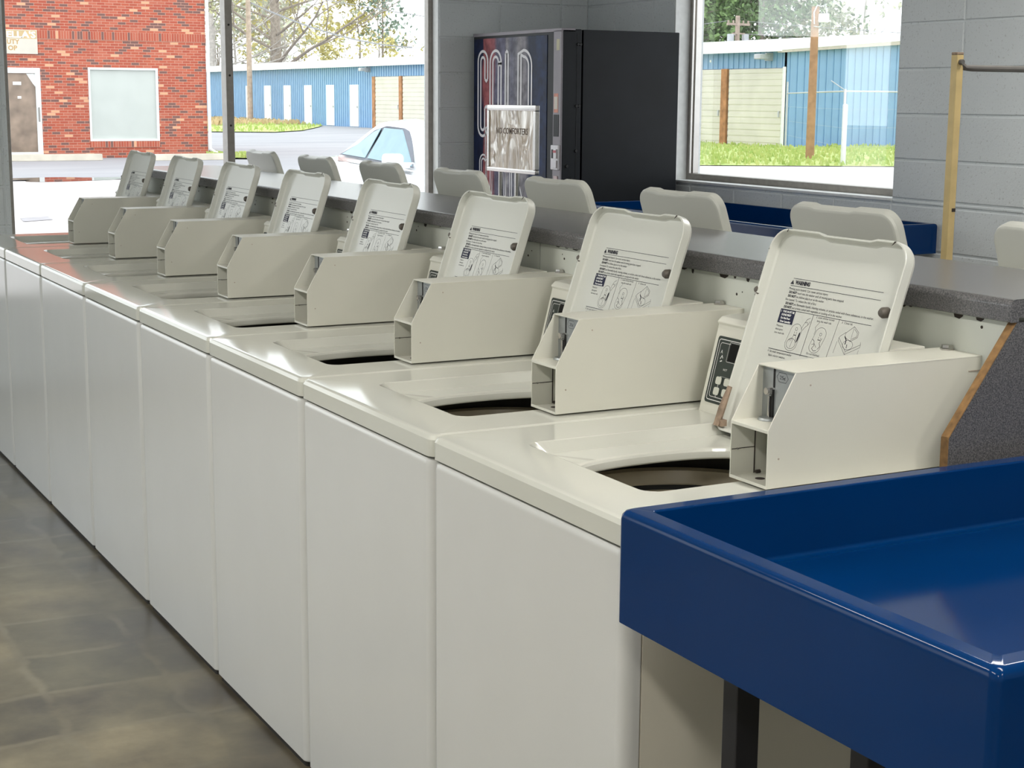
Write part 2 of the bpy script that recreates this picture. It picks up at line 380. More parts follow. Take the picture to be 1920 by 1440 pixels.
def rrect(x0, y0, x1, y1, r, n=6):
    rr = r if isinstance(r, (list, tuple)) else [r]*4   # corner radii: (x1,y1),(x0,y1),(x0,y0),(x1,y0)
    p = []
    for (cx, cy, a, q) in ((x1-rr[0], y1-rr[0], 0, rr[0]), (x0+rr[1], y1-rr[1], 90, rr[1]), (x0+rr[2], y0+rr[2], 180, rr[2]), (x1-rr[3], y0+rr[3], 270, rr[3])):
        p += arc(cx, cy, q, q, a, a+90, n)
    return p

# ================================================================== LARGE STRUCTURE
FAR, RT, LF, BK, CEIL = 6.6, 3.85, -3.6, -5.5, 2.75
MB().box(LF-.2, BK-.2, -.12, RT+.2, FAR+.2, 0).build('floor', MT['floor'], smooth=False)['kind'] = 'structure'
MB().box(LF-.2, BK-.2, CEIL, RT+.2, FAR+.2, CEIL+.15).build('ceiling', MT['ceiling'], smooth=False)['kind'] = 'structure'
COURSE, Z0 = .2025, 1.842-9*.2025
def block_wall(name, length, thick, holes, off_u, place):
    """stack-bond block wall with openings; u along the wall, place(u, d, z) -> world point (d = depth behind the face)"""
    m = MB()
    us = sorted({0.0, length, *[h[0] for h in holes], *[h[1] for h in holes]}); zs = sorted({0.0, CEIL, *[h[2] for h in holes], *[h[3] for h in holes]})
    def solid(u, z): return not any(h[0] < u < h[1] and h[2] < z < h[3] for h in holes)
    for a, b in zip(us, us[1:]):
        for c, d in zip(zs, zs[1:]):
            if solid((a+b)/2, (c+d)/2):
                P = [place(u, dd, z) for z in (c, d) for dd in (.006, thick) for u in (a, b)]
                vs = [m.b.verts.new(p) for p in P]
                for f in ((0, 1, 3, 2), (4, 6, 7, 5), (0, 4, 5, 1), (2, 3, 7, 6), (1, 5, 7, 3), (0, 2, 6, 4)): m.b.faces.new([vs[i] for i in f])
    j, bv = .0045, .004
    gu = sorted({*us, *[off_u + k*.41 for k in range(-40, 40) if 0 < off_u + k*.41 < length]}); gz = sorted({*zs, *[Z0 + k*COURSE for k in range(0, 20) if 0 < Z0 + k*COURSE < CEIL]})
    for a, b in zip(gu, gu[1:]):
        for c, d in zip(gz, gz[1:]):
            if b-a < .02 or d-c < .02 or not solid((a+b)/2, (c+d)/2): continue
            def inset(e, dp):
                e1 = e; return [place(u, dp, z) for u, z in ((a+e1, c+e1), (b-e1, c+e1), (b-e1, d-e1), (a+e1, d-e1))]
            m.rings([inset(j, .0065), inset(j, .004), inset(j+bv, 0)], cap1=True)
    return structure(m.build(name, MT['block'], smooth=False))
# far wall: face at y = FAR, openings: storefront window, a second storefront window past the column
WF = (.41, 2.85, .42, 2.35); WF2 = (-3.2, -.2, .42, 2.35)
block_wall('wall_far', RT-LF, .2, [(WF[0]-LF, WF[1]-LF, WF[2], WF[3]), (WF2[0]-LF, WF2[1]-LF, WF2[2], WF2[3])], (3.2496-LF) % .41, lambda u, d, z: (LF+u, FAR+d, z))
WR = (3.83, 5.67, 1.055, 2.35)
block_wall('wall_right', FAR-BK+.2, .2, [(WR[0]-BK, WR[1]-BK, WR[2], WR[3])], (3.83-BK) % .41, lambda u, d, z: (RT+d, BK+u, z))
WL = (1.6, 5.2, .6, 2.3)
block_wall('wall_left', FAR-BK+.2, .2, [(WL[0]-BK, WL[1]-BK, WL[2], WL[3])], .2, lambda u, d, z: (LF-d, BK+u, z))
block_wall('wall_back', RT-LF, .2, [], .2, lambda u, d, z: (LF+u, BK-d, z))

def far_window(name, w, mull, visible=True):
    t = thing(name, None, None, ((w[0]+w[1])/2, FAR+.08, w[2])); structure(t)
    ox, oy, oz = t.location
    y0, y1 = .00, .05
    f = MB(); a, b, c, d = w[0]-ox, w[1]-ox, 0, w[3]-oz
    for bx in ((a, 0, b, .045), (a, d-.045, b, d)): f.box(bx[0], y0, bx[1], bx[2], y1, bx[3], .003)
    f.box(a, y0, .045, a+.03, y1, d-.045, .003); f.box(b-.03, y0, .045, b, y1, d-.045, .003)
    f.build('window_frame', MT['alu'], t)
    for i, mx in enumerate(mull):
        m = MB(); m.box(mx-ox-.0, y0-.035, 0, mx-ox+.042, y1, d, .003)
        o = m.build('mullion', MT['alu'], t)
        for z in (.38, .65, .92, 1.19, 1.46, 1.73): MB().disc((mx-ox+.021, y0-.0345, z), .006, -.003, axis='y', n=10).build('screw', MT['dark'], o)
    MB().box(a+.02, .022, .03, b-.02, .028, d-.03).build('window_pane', MT['glass'], t, smooth=False)
    m = MB(); m.box(b-.002, -.07, 0, b+.012, 0.0, d, .002).build('window_jamb', MT['white_trim'], t)
    MB().box(a, -.075, -.02, b, .05, .0).build('window_sill', MT['white_trim'], t, smooth=False)
    return t
far_window('window_1', WF, [1.588])
far_window('window_2', WF2, [-1.7])
def right_window():
    t = thing('window_3', None, None, (RT+.1, (WR[0]+WR[1])/2, WR[2])); structure(t)
    ox, oy, oz = t.location; a, b, d = WR[0]-oy, WR[1]-oy, WR[3]-oz
    f = MB(); x0, x1 = .0, .06
    f.box(x0, a, 0, x1, b, .034, .003); f.box(x0, a, d-.04, x1, b, d, .003); f.box(x0, a, .034, x1, a+.03, d-.04, .003); f.box(x0, b-.035, .034, x1, b, d-.04, .003)
    f.build('window_frame', MT['alu_grey'], t)
    s = MB(); s.box(.012, b-.058, .034, .05, b-.035, d-.04, .003); s.box(-.004, b-.048, .034, .012, b-.040, d-.04, .001); s.build('glazing_stop', MT['chrome'], t)
    MB().box(.03, a+.02, .02, .036, b-.03, d-.02).build('window_pane', MT['glass'], t, smooth=False)
    MB().box(-.104, a+.001, -.012, .0, b-.001, .0005, .002).build('window_sill', MT['white_trim'], t)
    MB().box(-.098, b-.012, .0, .0, b-.0005, d, .002).build('window_jamb', MT['white_trim'], t)
    return t
right_window()
def left_window():
    t = thing('window_4', None, None, (LF-.1, (WL[0]+WL[1])/2, WL[2])); structure(t)
    oy = t.location[1]; a, b, d = WL[0]-oy, WL[1]-oy, WL[3]-WL[2]
    f = MB(); f.box(-.03, a, 0, .03, b, .045); f.box(-.03, a, d-.045, .03, b, d)
    for k in range(4): y = a + (b-a-.045)*k/3; f.box(-.029, y, .045, .029, y+.045, d-.045)
    f.build('window_frame', MT['alu'], t, smooth=False)
    MB().box(-.004, a+.02, .02, .004, b-.02, d-.02).build('window_pane', MT['glass'], t, smooth=False)
left_window()

# unseen ceiling lights, added as fill to brighten the room
for i, (x, y) in enumerate(((-1.6, -3.6), (.5, -3.6), (-1.6, -1.0), (.5, -1.0), (-1.6, 1.4), (2.75, 1.5))):
    t = thing('added_fill_light', 'unseen long ceiling light added to fill the room with light', 'ceiling light', (x, y, CEIL), 0, 'added ceiling fill lights')
    MB().box(-.16, -.62, -.08, .16, .62, 0, .01).build('housing', MT['fill_lamp_body'], t)
    MB().box(-.13, -.60, -.095, .13, .60, -.0805).build('diffuser', MT['fill_lamp'], t, smooth=False)

# ================================================================== WASHERS
HT, P = .899, .66
xh, yF, TH = .53, .527, math.radians(18.3)
cs, sn = math.cos(TH), math.sin(TH)
LIDW, LIDL = .372, .383
def lp(u, s, off=0.0): return Vector((xh + s*sn + off*cs, yF - u, .9 + s*cs - off*sn))
def poly_ray(c, a, poly):
    d = Vector((math.cos(a), math.sin(a))); best = None
    for i in range(len(poly)):
        p, q = Vector(poly[i]), Vector(poly[(i+1) % len(poly)]); e = q - p
        den = d.x*e.y - d.y*e.x
        if abs(den) < 1e-12: continue
        w = p - c; t = (w.x*e.y - w.y*e.x)/den; k = (w.x*d.y - w.y*d.x)/den
        if t > 0 and -1e-6 <= k <= 1+1e-6 and (best is None or t < best): best = t
    return c + d*best
def washer_top():
    c = Vector((.325, .313))
    op = []
    for i in range(160):
        a = 2*PI*i/160; ca, sa = math.cos(a), math.sin(a); e = 2/2.5
        op.append((c.x + .212*abs(ca)**e*(1 if ca > 0 else -1), c.y + .134*abs(sa)**e*(1 if sa > 0 else -1)))
    rin = rrect(.150, .138, .60, .521, .03); rtop = rrect(.120, .130, .60, .530, .03)
    o1 = rrect(.012, .010, .710, .650, .014); o2 = rrect(.004, .004, .716, .656, .016); o3 = rrect(.0, .001, .72, .659, .018)
    ang = set(2*PI*i/160 for i in range(160))
    for pl in (rin, rtop, o1, o3):
        for p in pl: ang.add(math.atan2(p[1]-c.y, p[0]-c.x) % (2*PI))
    ang = sorted(ang); A = [ang[0]]
    for a in ang[1:]:
        if a - A[-1] > 1e-3: A.append(a)
    def zf(x):   # the recess runs out towards the front of the deck
        t = min(1, max(0, (x-.115)/.05)); return HT - .022*t*t*(3-2*t)
    def ring(pl, f, sc=1.0):
        out = []
        for a in A:
            p = poly_ray(c, a, pl); p = c + (p-c)*sc; out.append((p.x, p.y, f(p.x)))
        return out
    R = [ring(op, lambda x: zf(x)-.019, 1.03), ring(op, lambda x: zf(x)-.0195, 1.0), ring(op, lambda x: zf(x)-.017, .988), ring(op, lambda x: zf(x)-.012, .985), ring(op, lambda x: zf(x)-.0055, .992), ring(op, lambda x: zf(x)-.0015, 1.012), ring(op, lambda x: zf(x)-.0001, 1.04), ring(op, zf, 1.08),
         ring(rin, zf), ring(rtop, lambda x: HT-.0015 if x > .14 else HT-.0004), ring(rtop, lambda x: HT, 1.012), ring(o1, lambda x: HT), ring(o2, lambda x: HT-.0028), ring(o3, lambda x: HT-.010), ring(o3, lambda x: HT-.041), ring(o1, lambda x: HT-.0415)]
    m = MB(); m.rings(R)
    return m
def lid_outline(ins):
    pts = rrect(0+ins, -.012+ins, LIDW-ins, LIDL-ins, [max(.006, .042-ins)]*2 + [max(.004, .016-ins*.5)]*2, 8)
    k = 9     # first arc ends at index 8 -> insert grip notch along the top edge
    top = LIDL-ins
    note = [(.286, top), (.270, top-.0042), (.147, top-.0042), (.129, top)]
    return pts[:k] + note + pts[k:]
def make_lid(parent, detail=True):
    m = MB()
    prof = [(.0135, .0190), (.0095, .0180), (.0070, .0145), (.0048, .003), (.0040, .0008), (.0030, 0), (.0008, 0), (0, .0012), (.0003, .018), (.003, .0235), (.010, .026)]
    m.rings([[lp(u, s, off) for u, s in lid_outline(i)] for i, off in prof], cap0=True, cap1=True)
    lid = m.build('lid', MT['lid_paint'], parent, angle=24)
    O = lp(0, 0, .0186); pr = lambda: Print(O, (0, -1, 0), (sn, 0, cs))
    k = pr()   # black print
    k.line([(.0738, .2955), (.3195, .2955)], .0009); k.line([(.0709, .2815), (.318, .2815)], .0009)
    k.poly([(.0687, .2842), (.0789, .2842), (.0739, .2925)])
    k.text(.0826, .2850, 'WARNING', .0102, .0425, .0006)
    B = .0062
    k.text(.0691, .2741, 'Moving parts hazard. Can cause serious injury.', B, .1115)
    k.text(.0722, .2672, 'DO NOT', B, .0225, .0003); k.text(.0963, .2672, 'reach into the washer until all moving parts have stopped.', B, .1305)
    k.text(.0722, .2602, 'DO NOT', B, .0225, .0003); k.text(.0963, .2602, 'let children play in or on the washer.', B, .0792)
    k.text(.0678, .2532, 'Fire hazard. To reduce the risk of fire:', B, .0883)
    k.text(.0712, .2459, 'DO NOT', B, .0225, .0003); k.text(.0953, .2459, 'put flammable liquids, cleaning solvents, or articles soiled with these substances, in the washer.', B, .2187)
    k.text(.0694, .2391, 'DO NOT', B, .0225, .0003); k.text(.0935, .2391, 'put articles soiled with vegetable or cooking oil in the washer.', B, .1407)
    k.line([(.0640, .2362), (.3136, .2358)], .0009); k.line([(.1583, .2358), (.1543, .1575)], .0009); k.line([(.2297, .2357), (.2235, .160)], .0007)
    k.line([(.0610, .1600), (.1760, .1597)], .0012); k.line([(.1760, .1597), (.318, .1592)], .0006)
    for i, tx in enumerate(('Measure', 'detergent', 'into wash tub.')): k.text(.0640, .2030-.0066*i, tx, .0052, (.0195, .0215, .029)[i])
    k.text(.1672, .2312, '2  Load clothes loosely', .0054, .0505); k.text(.1720, .2246, 'into the wash tub.', .0054, .040)
    k.text(.2376, .2302, '3  Close lid.', .0054, .029)
    k.text(.0607, .1535, '4  Set wash temperature and/or', .0058, .0705); k.text(.0660, .1463, 'fabric selector switches.', .0058, .050)
    k.text(.1690, .1640, 'Do not overload.', .0054, .036)
    # pictogram 1: tub seen from above, agitator, hand pouring
    w = .0006
    k.line(arc(.1235, .2000, .0155, .0140, 0, 180) + arc(.1190, .1760, .0165, .0130, 180, 360), w, True)
    k.line(arc(.1190, .1765, .0125, .0095, 0, 360, 18), w)
    k.line(arc(.1235, .2045, .0032, .0028, 0, 360, 12), w); k.line([(.1205, .1995), (.1208, .1925), (.1150, .1800)], w); k.line([(.1265, .1995), (.1262, .1925), (.1300, .1800)], w); k.line([(.1200, .1930), (.1270, .1930)], w*2); k.line([(.119, .1690), (.1215, .1880)], w)
    k.line([(.111, .182), (.1165, .187)], w); k.line([(.129, .187), (.132, .180)], w)
    k.poly([(.1335, .1975), (.1365, .2010), (.1372, .1950), (.1350, .1830), (.1325, .1800), (.1320, .1880)])
    k.line([(.1360, .2055), (.1395, .2150), (.1450, .2250), (.1530, .2290)], w); k.line([(.1400, .2040), (.1450, .2110), (.1505, .2150), (.1545, .2230)], w); k.line([(.1420, .2190), (.1480, .2200), (.1500, .2160)], w)
    # pictogram 2: tub with clothes
    k.line(arc(.1920, .2030, .0150, .0130, 0, 180) + arc(.1855, .1800, .0150, .0115, 180, 360), w, True)
    k.line(arc(.1925, .2035, .0030, .0026, 0, 360, 12), w); k.line([(.1895, .1985), (.1890, .1930)], w); k.line([(.1955, .1985), (.1950, .1930)], w); k.line([(.1885, .1930), (.1955, .1930)], w*2)
    k.line([(.1740, .1930), (.1800, .1900), (.1830, .1820), (.1790, .1760), (.1850, .1720), (.1930, .1740)], w*1.4); k.line([(.1990, .1970), (.1950, .1880), (.1990, .1820), (.1940, .1760)], w*1.4); k.line([(.1760, .1830), (.1830, .1850), (.1900, .1790)], w)
    k.line([(.1740, .2010), (.1760, .2090), (.1725, .2140), (.1760, .2190), (.1810, .2250)], w*.8)
    # pictogram 3: washer with open lid
    k.line([(.2450, .2085), (.2420, .2050), (.2680, .1830), (.3010, .2000), (.2990, .2040)], w); k.line([(.2420, .2050), (.2420, .2000), (.2680, .1775), (.3010, .1950), (.3010, .2000)], w); k.line([(.2680, .1830), (.2680, .1775)], w)
    k.line([(.2450, .2085), (.2560, .2160), (.2560, .2080)], w); k.line([(.2560, .2150), (.2730, .2290), (.2880, .2200), (.2880, .2110), (.2730, .2020), (.2560, .2080)], w); k.line([(.2755, .2245), (.2850, .2185), (.2850, .2120), (.2740, .2060)], w); k.line([(.2730, .2290), (.2730, .2020)], w*.8)
    k.line(arc(.2690, .1950, .0130, .0085, 0, 360, 18), w); k.line([(.2560, .2090), (.2620, .2030), (.2620, .1950)], w*3.4); k.line([(.2670, .1960), (.2680, .1890)], w*2.4); k.line([(.2400, .1980), (.2380, .1760)], w); k.line([(.3000, .1900), (.2990, .1680)], w)
    k.poly([(.2300, .1655), (.2395, .1650), (.2370, .1628), (.2300, .1630)])
    k.build('warning_print', MT['ink'], lid, smooth=False, recalc=False)
    b = pr(); b.rect(.0637, .2100, .1072, .2362); bo = b.build('notice_panel', MT['navy_ink'], lid, smooth=False, recalc=False)
    q = Print(lp(0, 0, .0182), (0, -1, 0), (sn, 0, cs))
    for i, (tx, wd) in enumerate((('1  THIS MUST BE', .0385), ('DONE FIRST', .0275), ('Do Not Pour', .0275), ('Over Laundry', .031))): q.text(.0660 + (.0045 if i else 0), .2305-.0062*i, tx, .0052, wd, .0002)
    q.build('notice_text', MT['white_ink'], lid, smooth=False, recalc=False)
    # rubber stops
    c1 = lp(-.001, .2613, .006); s = MB(); s.lathe(tuple(c1), [(1e-4, .009), (.0055, .008), (.0075, .003), (.0075, -.004), (1e-4, -.006)], 16, 'y'); s.tube([lp(-.002, .250, .004), lp(.004, .2555, .002)], .003, 6); s.build('lid_stop', MT['bumper'], lid)
    c2 = lp(.3495, .2605, .007); s = MB(); s.lathe((c2.x, c2.y, c2.z), [(1e-4, -.011), (.006, -.010), (.0095, -.005), (.0095, .006), (1e-4, .008)], 18, 'x'); s.build('lid_stop', MT['bumper'], lid)
    h = MB(); a0, a1 = lp(.004, .012, -.001), lp(.004, .075, -.001)
    h.tube([lp(.007, -.006, -.004), lp(.007, .030, -.003), lp(.0075, .072, .0)], [.0065, .007, .0045], 6); h.box(a0.x-.006, a0.y-.016, a0.z-.016, a0.x+.006, a0.y-.002, a0.z-.004); h.build('lid_hinge', MT['rust'], lid)
    for pts in ([(.0385, LIDL-.0065), (.0415, LIDL-.0015), (.0432, LIDL-.002), (.0412, LIDL-.0075)], [(LIDW-.046, LIDL-.0095), (LIDW-.0415, LIDL-.0008), (LIDW-.0365, LIDL-.0010), (LIDW-.0415, LIDL-.0065)], [(.0005, LIDL-.043), (.0035, LIDL-.0405), (.003, LIDL-.044)]):
        ch = Print(lp(0, 0, -.0007), (0, -1, 0), (sn, 0, cs)); ch.poly(pts); ch.build('paint_chip', MT['chip'], lid, smooth=False, recalc=False)
    return lid

def make_washer():
    t = thing('washing_machine', 'w', 'washing machine', (0, 0, 0))
    fp = rrect(.0, .0034, .032, .6566, [.002, .021, .021, .002], 7)   # front panel wraps the front corners
    m = MB(); A = lambda ins, z: [(x + (ins if x < .02 else 0), y + (ins if y < .33 else -ins), z) for x, y in fp]
    m.rings([A(.002, .014), A(0, .017), A(0, .840), A(.0015, .8495), A(.006, .8535)], cap0=True, cap1=True)
    m.build('front_panel', MT['enamel_front'], t, angle=40)
    m = MB(); m.box(.0335, .0025, .02, .7, .010, .852); m.box(.0335, .650, .02, .7, .6575, .852); m.box(.692, .010, .02, .70, .650, .852); m.box(.0335, .01, .02, .692, .65, .03)
    m.build('cabinet', MT['enamel_side'], t, smooth=False)
    MB().box(.006, .03, 0, .66, .63, .0195).build('plinth', MT['dark'], t, smooth=False)
    for fy in (.030, .630): MB().disc((.02, fy, .0), .014, .0145, 'z').build('levelling_foot', MT['dark'], t)
    washer_top().build('top_panel', MT['enamel'], t, angle=22)
    # tub below the opening
    c = (.335, .33, 0)
    g = MB(); g.lathe(c, [(.285, .850), (.262, .850), (.262, .780), (.285, .780)], 64); g.build('tub_gap_shade', MT['black'], t)  # black ring paints in the shadow of the gap under the deck
    b = MB(); b.lathe(c, [(.262, .809), (.254, .816), (.244, .812), (.238, .789), (.234, .785)], 64); b.lathe(c, [(.230, .776), (.224, .780), (.216, .770), (.211, .74), (.205, .60), (.20, .42), (1e-3, .41)], 64)
    b.build('wash_basket', MT['basket'], t, angle=30)
    g = MB(); g.lathe(c, [(.241, .788), (.233, .786), (.229, .774), (.236, .770)], 64); g.build('basket_seal', MT['black'], t)
    a = MB(); a.lathe(c, [(1e-3, .66), (.022, .655), (.030, .63), (.034, .50), (.07, .45), (.10, .43)], 24)
    for k in range(4):
        an = PI/4 + k*PI/2; d = Vector((math.cos(an), math.sin(an), 0)); a.tube([Vector(c)+d*.03+Vector((0, 0, .58)), Vector(c)+d*.07+Vector((0, 0, .47)), Vector(c)+d*.13+Vector((0, 0, .43))], [.008, .012, .012], 6)
    a.build('agitator', MT['basket'], t)
    # console
    m = MB(); cp = [(.572, .8985), (.5745, .905), (.6135, 1.060), (.6150, 1.0665), (.6120, 1.0700), (.6125, 1.0735), (.622, 1.0815), (.640, 1.084), (.702, 1.084), (.702, .8985)]
    m.prism(cp, .166, .649, 'y', .004, 2); con = m.build('control_console', MT['console_plastic'], t, angle=40)
    tht = math.atan2(.039, .155); S = Vector((math.sin(tht), 0, math.cos(tht))); NN = Vector((-math.cos(tht), 0, math.sin(tht)))
    O0 = Vector((.5745, .649, .905))
    q = Print(O0 + NN*.0012, (0, -1, 0), S)
    q.poly([(u, s) for u, s in rrect(.012, .014, .470, .145, .006)]); cpn = q.build('control_panel', MT['panel_green'], con, smooth=False, recalc=False)
    q = Print(O0 + NN*.0018, (0, -1, 0), S)
    for ins, wd in ((.0060, .0016), (.0125, .0010)): q.line(rrect(.012+ins, .014+ins, .470-ins, .145-ins, .005), wd, True)
    for u in (.057, .135, .21, .285): q.line(rrect(u-.004, .098, u+.045, .136, .003), .0007, True)
    for u in (.044, .046): q.line(rrect(u, .026, u+.105, .068, .004), .0006, True)
    q.text(.030, .112, 'A', .010); q.line([(.033, .101), (.037, .108), (.041, .103)], .0018); q.line([(.034, .096), (.040, .098)], .0022); q.text(.050, .080, 'HOT', .006); q.text(.110, .080, 'WARM', .006)
    q.build('panel_print', MT['white_ink'], con, smooth=False, recalc=False)
    for u in (.057, .135): q = Print(O0 + NN*.0021, (0, -1, 0), S); q.rect(u, .100, u+.039, .134); q.build('display', MT['display'], con, smooth=False, recalc=False)
    for r in (0, 1):
        for k in range(4):
            bm = MB(); u, s = .0455+.027*k, .0385+.021*r - (.0); Pt = O0 + S*s + Vector((0, -1, 0))*u
            ring = lambda e, h: [Pt + S*b_ + Vector((0, -1, 0))*a_ + NN*h for a_, b_ in rrect(-.0085+e, -.0075+e, .0085-e, .0075-e, .004, 4)]
            bm.rings([ring(0, .0022), ring(0, .0036), ring(.0012, .0044)], cap1=True); bm.build('button', MT['button'], con)
    # coin box: sheet-metal case with a sloped, open mouth
    y0, y1, w = .0530, .1500, .0022; zb, zs_, zt = .9025, .9955, 1.083
    side = [(.287, zb), (.287, zs_), (.337, zt), (.737, zt), (.737, zb)]
    m = MB(); m.prism(side, y0, y0+w, 'y', .0006, 1); m.prism(side, y1-w, y1, 'y', .0006, 1)
    m.box(.3365, y0-.0003, zt-w, .7373, y1+.0003, zt+.0004, .0007, 1); m.box(.288, y0+w, zb, .737, y1-w, zb+w); m.box(.2868, y0+.0005, zs_-.0055, .36, y1-.0005, zs_, .0006, 1); m.box(.735, y0+w, zb, .737, y1-w, zt-w)
    m.box(.2868, y0+.0005, zb, .2890, y1-.0005, zb+.005)
    box = m.build('coin_box', MT['box_paint'], t, angle=35)
    MB().box(.346, y0+w, zs_, .349, y1-w, zt-w).build('coin_plate', MT['steel_plate'], box, smooth=False)
    s = MB(); s.box(.3445, .1168, 1.048, .3462, .1195, 1.0805); s.box(.343, .1175, 1.000, .3462, .1215, 1.045); s.build('coin_slot', MT['black'], box, smooth=False)
    s = MB(); s.box(.339, .1215, .998, .346, .1255, 1.034, .0008, 1); s.tube([(.346, .124, 1.0425), (.334, .124, 1.0425)], .0058, 12); s.box(.336, .1185, 1.0365, .344, .1245, 1.047, .001, 1); s.build('coin_slide', MT['chrome'], box)
    s = MB(); s.lathe((.342, .124, .9957), [(1e-4, .004), (.016, .004), (.018, .001), (.018, 0)], 20); s.build('slide_base', MT['steel_plate'], box)
    q = Print((.3455, 0, 0), (0, -1, 0), (0, 0, 1))
    q.line([(-.112, 1.067), (-.106, 1.0745), (-.089, 1.0745), (-.083, 1.067), (-.089, 1.0595), (-.106, 1.0595)], .0006, True); q.text(-.1045, 1.0640, '25¢', .0085, .014)
    q.build('price_mark', MT['ink'], box, smooth=False, recalc=False)
    s = MB(); s.box(.333, y1-w-.0012, zb+w, .3345, y1-w, zs_-.006); s.box(.2885, y1-w-.0007, .9475, .333, y1-w, .9487); s.tube([(.333, .141, .908), (.341, .141, .908)], .003, 6); s.disc((.318, .110, zb+w), .008, .0006, 'z'); s.build('case_seam', MT['chip'], box, smooth=False)
    s = MB(); s.box(.3500, y0+.006, .920, .354, .128, zs_-.007); s.build('cash_drawer', MT['steel_plate'], box, smooth=False)
    s = MB(); s.disc((.299, y1-w, .9481), .0016, -.003, 'y', 10); s.build('rivet', MT['chrome'], box)
    s = MB(); s.lathe((.712, .124, zt), [(.0125, 0), (.0125, .003), (.0105, .0045), (.0100, .009), (1e-4, .0092)], 6); s.build('lock', MT['chrome'], box, angle=20)
    for sx_, sz_ in ((.309, .949), (.366, 1.061)): MB().disc((sx_, y0, sz_), .0016, -.0008, 'y', 10).build('screw', MT['bumper_pale'], box)
    MB().box(.694, y0-.0008, 1.0575, .73, y0+.0002, 1.0595).build('vent_slot', MT['bumper_pale'], box, smooth=False)
    make_lid(t)
    return t
ORD = ['nearest the blue folding tub, front row', 'second from the blue folding tub in the front row', 'third from the blue folding tub in the front row', 'fourth from the blue folding tub in the front row',
       'fifth from the blue folding tub in the front row', 'third from the far window in the front row', 'second from the far window in the front row', 'farthest left in front row, by the far window']
w0 = make_washer()
rnd = random.Random(4)
lid_d = [0]*8
for k in range(8):
    w = w0 if k == 0 else copy_tree(w0)
    w.location = (0, k*P, 0)
    if k == 3: w.location.y -= .003
    w['label'] = 'white coin-operated washer with lid up, ' + ORD[k]; w['group'] = 'front row of washers'
ORD2 = ['with raised lid cut off by the right edge of the photo, back row', 'with raised lid just left of the tan pole, back row', 'with raised lid below the left end of the right window, back row', 'with raised lid at lower right of the NO COMFORTERS sign, back row',
        'with raised lid below the white window jamb, back row', 'with raised lid in front of the white car windshield, back row', 'with raised lid in front of the rear of the white car, back row', 'with raised lid beside the window mullion, farthest of the back row']
for k in range(8):
    w = copy_tree(w0); w.location = (1.84, .657 + k*P, 0); w.rotation_euler = (0, 0, PI)
    w['label'] = 'white washer ' + ORD2[k]; w['group'] = 'back row of washers'

# ================================================================== COUNTER, TUBS, FITTINGS
CY0, CY1, CX0, CX1 = -.020, 5.28, .705, 1.09
t = thing('counter', 'long dark grey laminate counter between the two rows of washers', 'counter', ((CX0+CX1)/2, 0, 0))
def rel(x): return x - (CX0+CX1)/2
def nose(m, a, b):
    pf = [(rel(CX0)+.012, 1.185), (rel(CX0)+.005, 1.1835), (rel(CX0)+.001, 1.179), (rel(CX0), 1.173), (rel(CX0), 1.150), (rel(CX0)+.003, 1.1475), (rel(CX0)+.02, 1.1475), (rel(CX0)+.02, 1.155),
          (rel(CX1)-.02, 1.155), (rel(CX1)-.02, 1.1475), (rel(CX1)-.003, 1.1475), (rel(CX1), 1.150), (rel(CX1), 1.173), (rel(CX1)-.001, 1.179), (rel(CX1)-.005, 1.1835), (rel(CX1)-.012, 1.185)]
    m.prism(pf, a, b, 'y'); return m
nose(MB(), CY0+.0015, CY1).build('worktop', MT['laminate'], t, angle=60)
nose(MB(), CY0-.0005, CY0+.001).build('end_cap', MT['laminate'], t, angle=20)
ep = [(rel(.722), 1.147), (rel(.590), .969), (rel(.590), .02), (rel(1.205), .02), (rel(1.205), .969), (rel(1.073), 1.147)]
m = MB(); m.prism(ep, -.0195, -.0035, 'y'); ee = m.build('end_panel', MT['laminate'], t, smooth=False)
m = MB()
for pa, pb in ((ep[0], ep[1]), (ep[1], ep[2])):
    d = Vector((pb[0]-pa[0], pb[1]-pa[1])).normalized(); nx, nz = d.y, -d.x
    m.prism([pa, pb, (pb[0]+nx*.0015, pb[1]+nz*.0015), (pa[0]+nx*.0015, pa[1]+nz*.0015)], -.0192, -.0030, 'y')
m.build('edge_strip', MT['wood_edge'], ee, smooth=False)
s = MB(); s.disc((rel(.712), -.0195, .919), .006, -.002, 'y'); s.build('screw', MT['bumper'], ee)
MB().box(rel(.735), .0, .0, rel(1.06), CY1-.01, 1.154).build('core', MT['board_white'], t, smooth=False)
js = [-.003, .37, 1.56, 2.752, 3.94, 5.13, 5.27]; rb = random.Random(11)
bl = ['short', 'nearest long', 'second long', 'third long', 'fourth long', 'last short']
for i, (a, b) in enumerate(zip(js, js[1:])):
    o = MB().box(.722, a+.002, .9, .733, b-.002, 1.146).build('splash_board', MT['board_white'], None, smooth=False)
    tag(o, f'{bl[i]} white painted splash board under the dark counter edge, counted from the near end', 'splash board', 'splash boards under the counter')
    m = MB(); y = a+.01
    while y < b-.04:
        wd = rb.uniform(.006, .035); dp = rb.uniform(.002, .008)
        if rb.random() < .55: m.prism([(y, 1.1475), (y+wd, 1.1475), (y+wd*.85, 1.146-dp), (y+wd*.4, 1.146-dp*1.3), (y+wd*.1, 1.146-dp*.6)], .7212, .7222, 'x')
        y += wd + rb.uniform(.004, .05)
    y = a + .06
    while y < b:
        z = 1.118 + rb.uniform(-.012, .012); m.disc((.722, y, z), .0028, -.001, 'x', 8); m.disc((.722, y+rb.uniform(-.02, .02), z+rb.uniform(.006, .018)), .0014, -.001, 'x', 6)
        y += rb.uniform(.18, .4)
    tag(m.build('paint_chip', MT['chip'], o, smooth=False), kind='stuff')

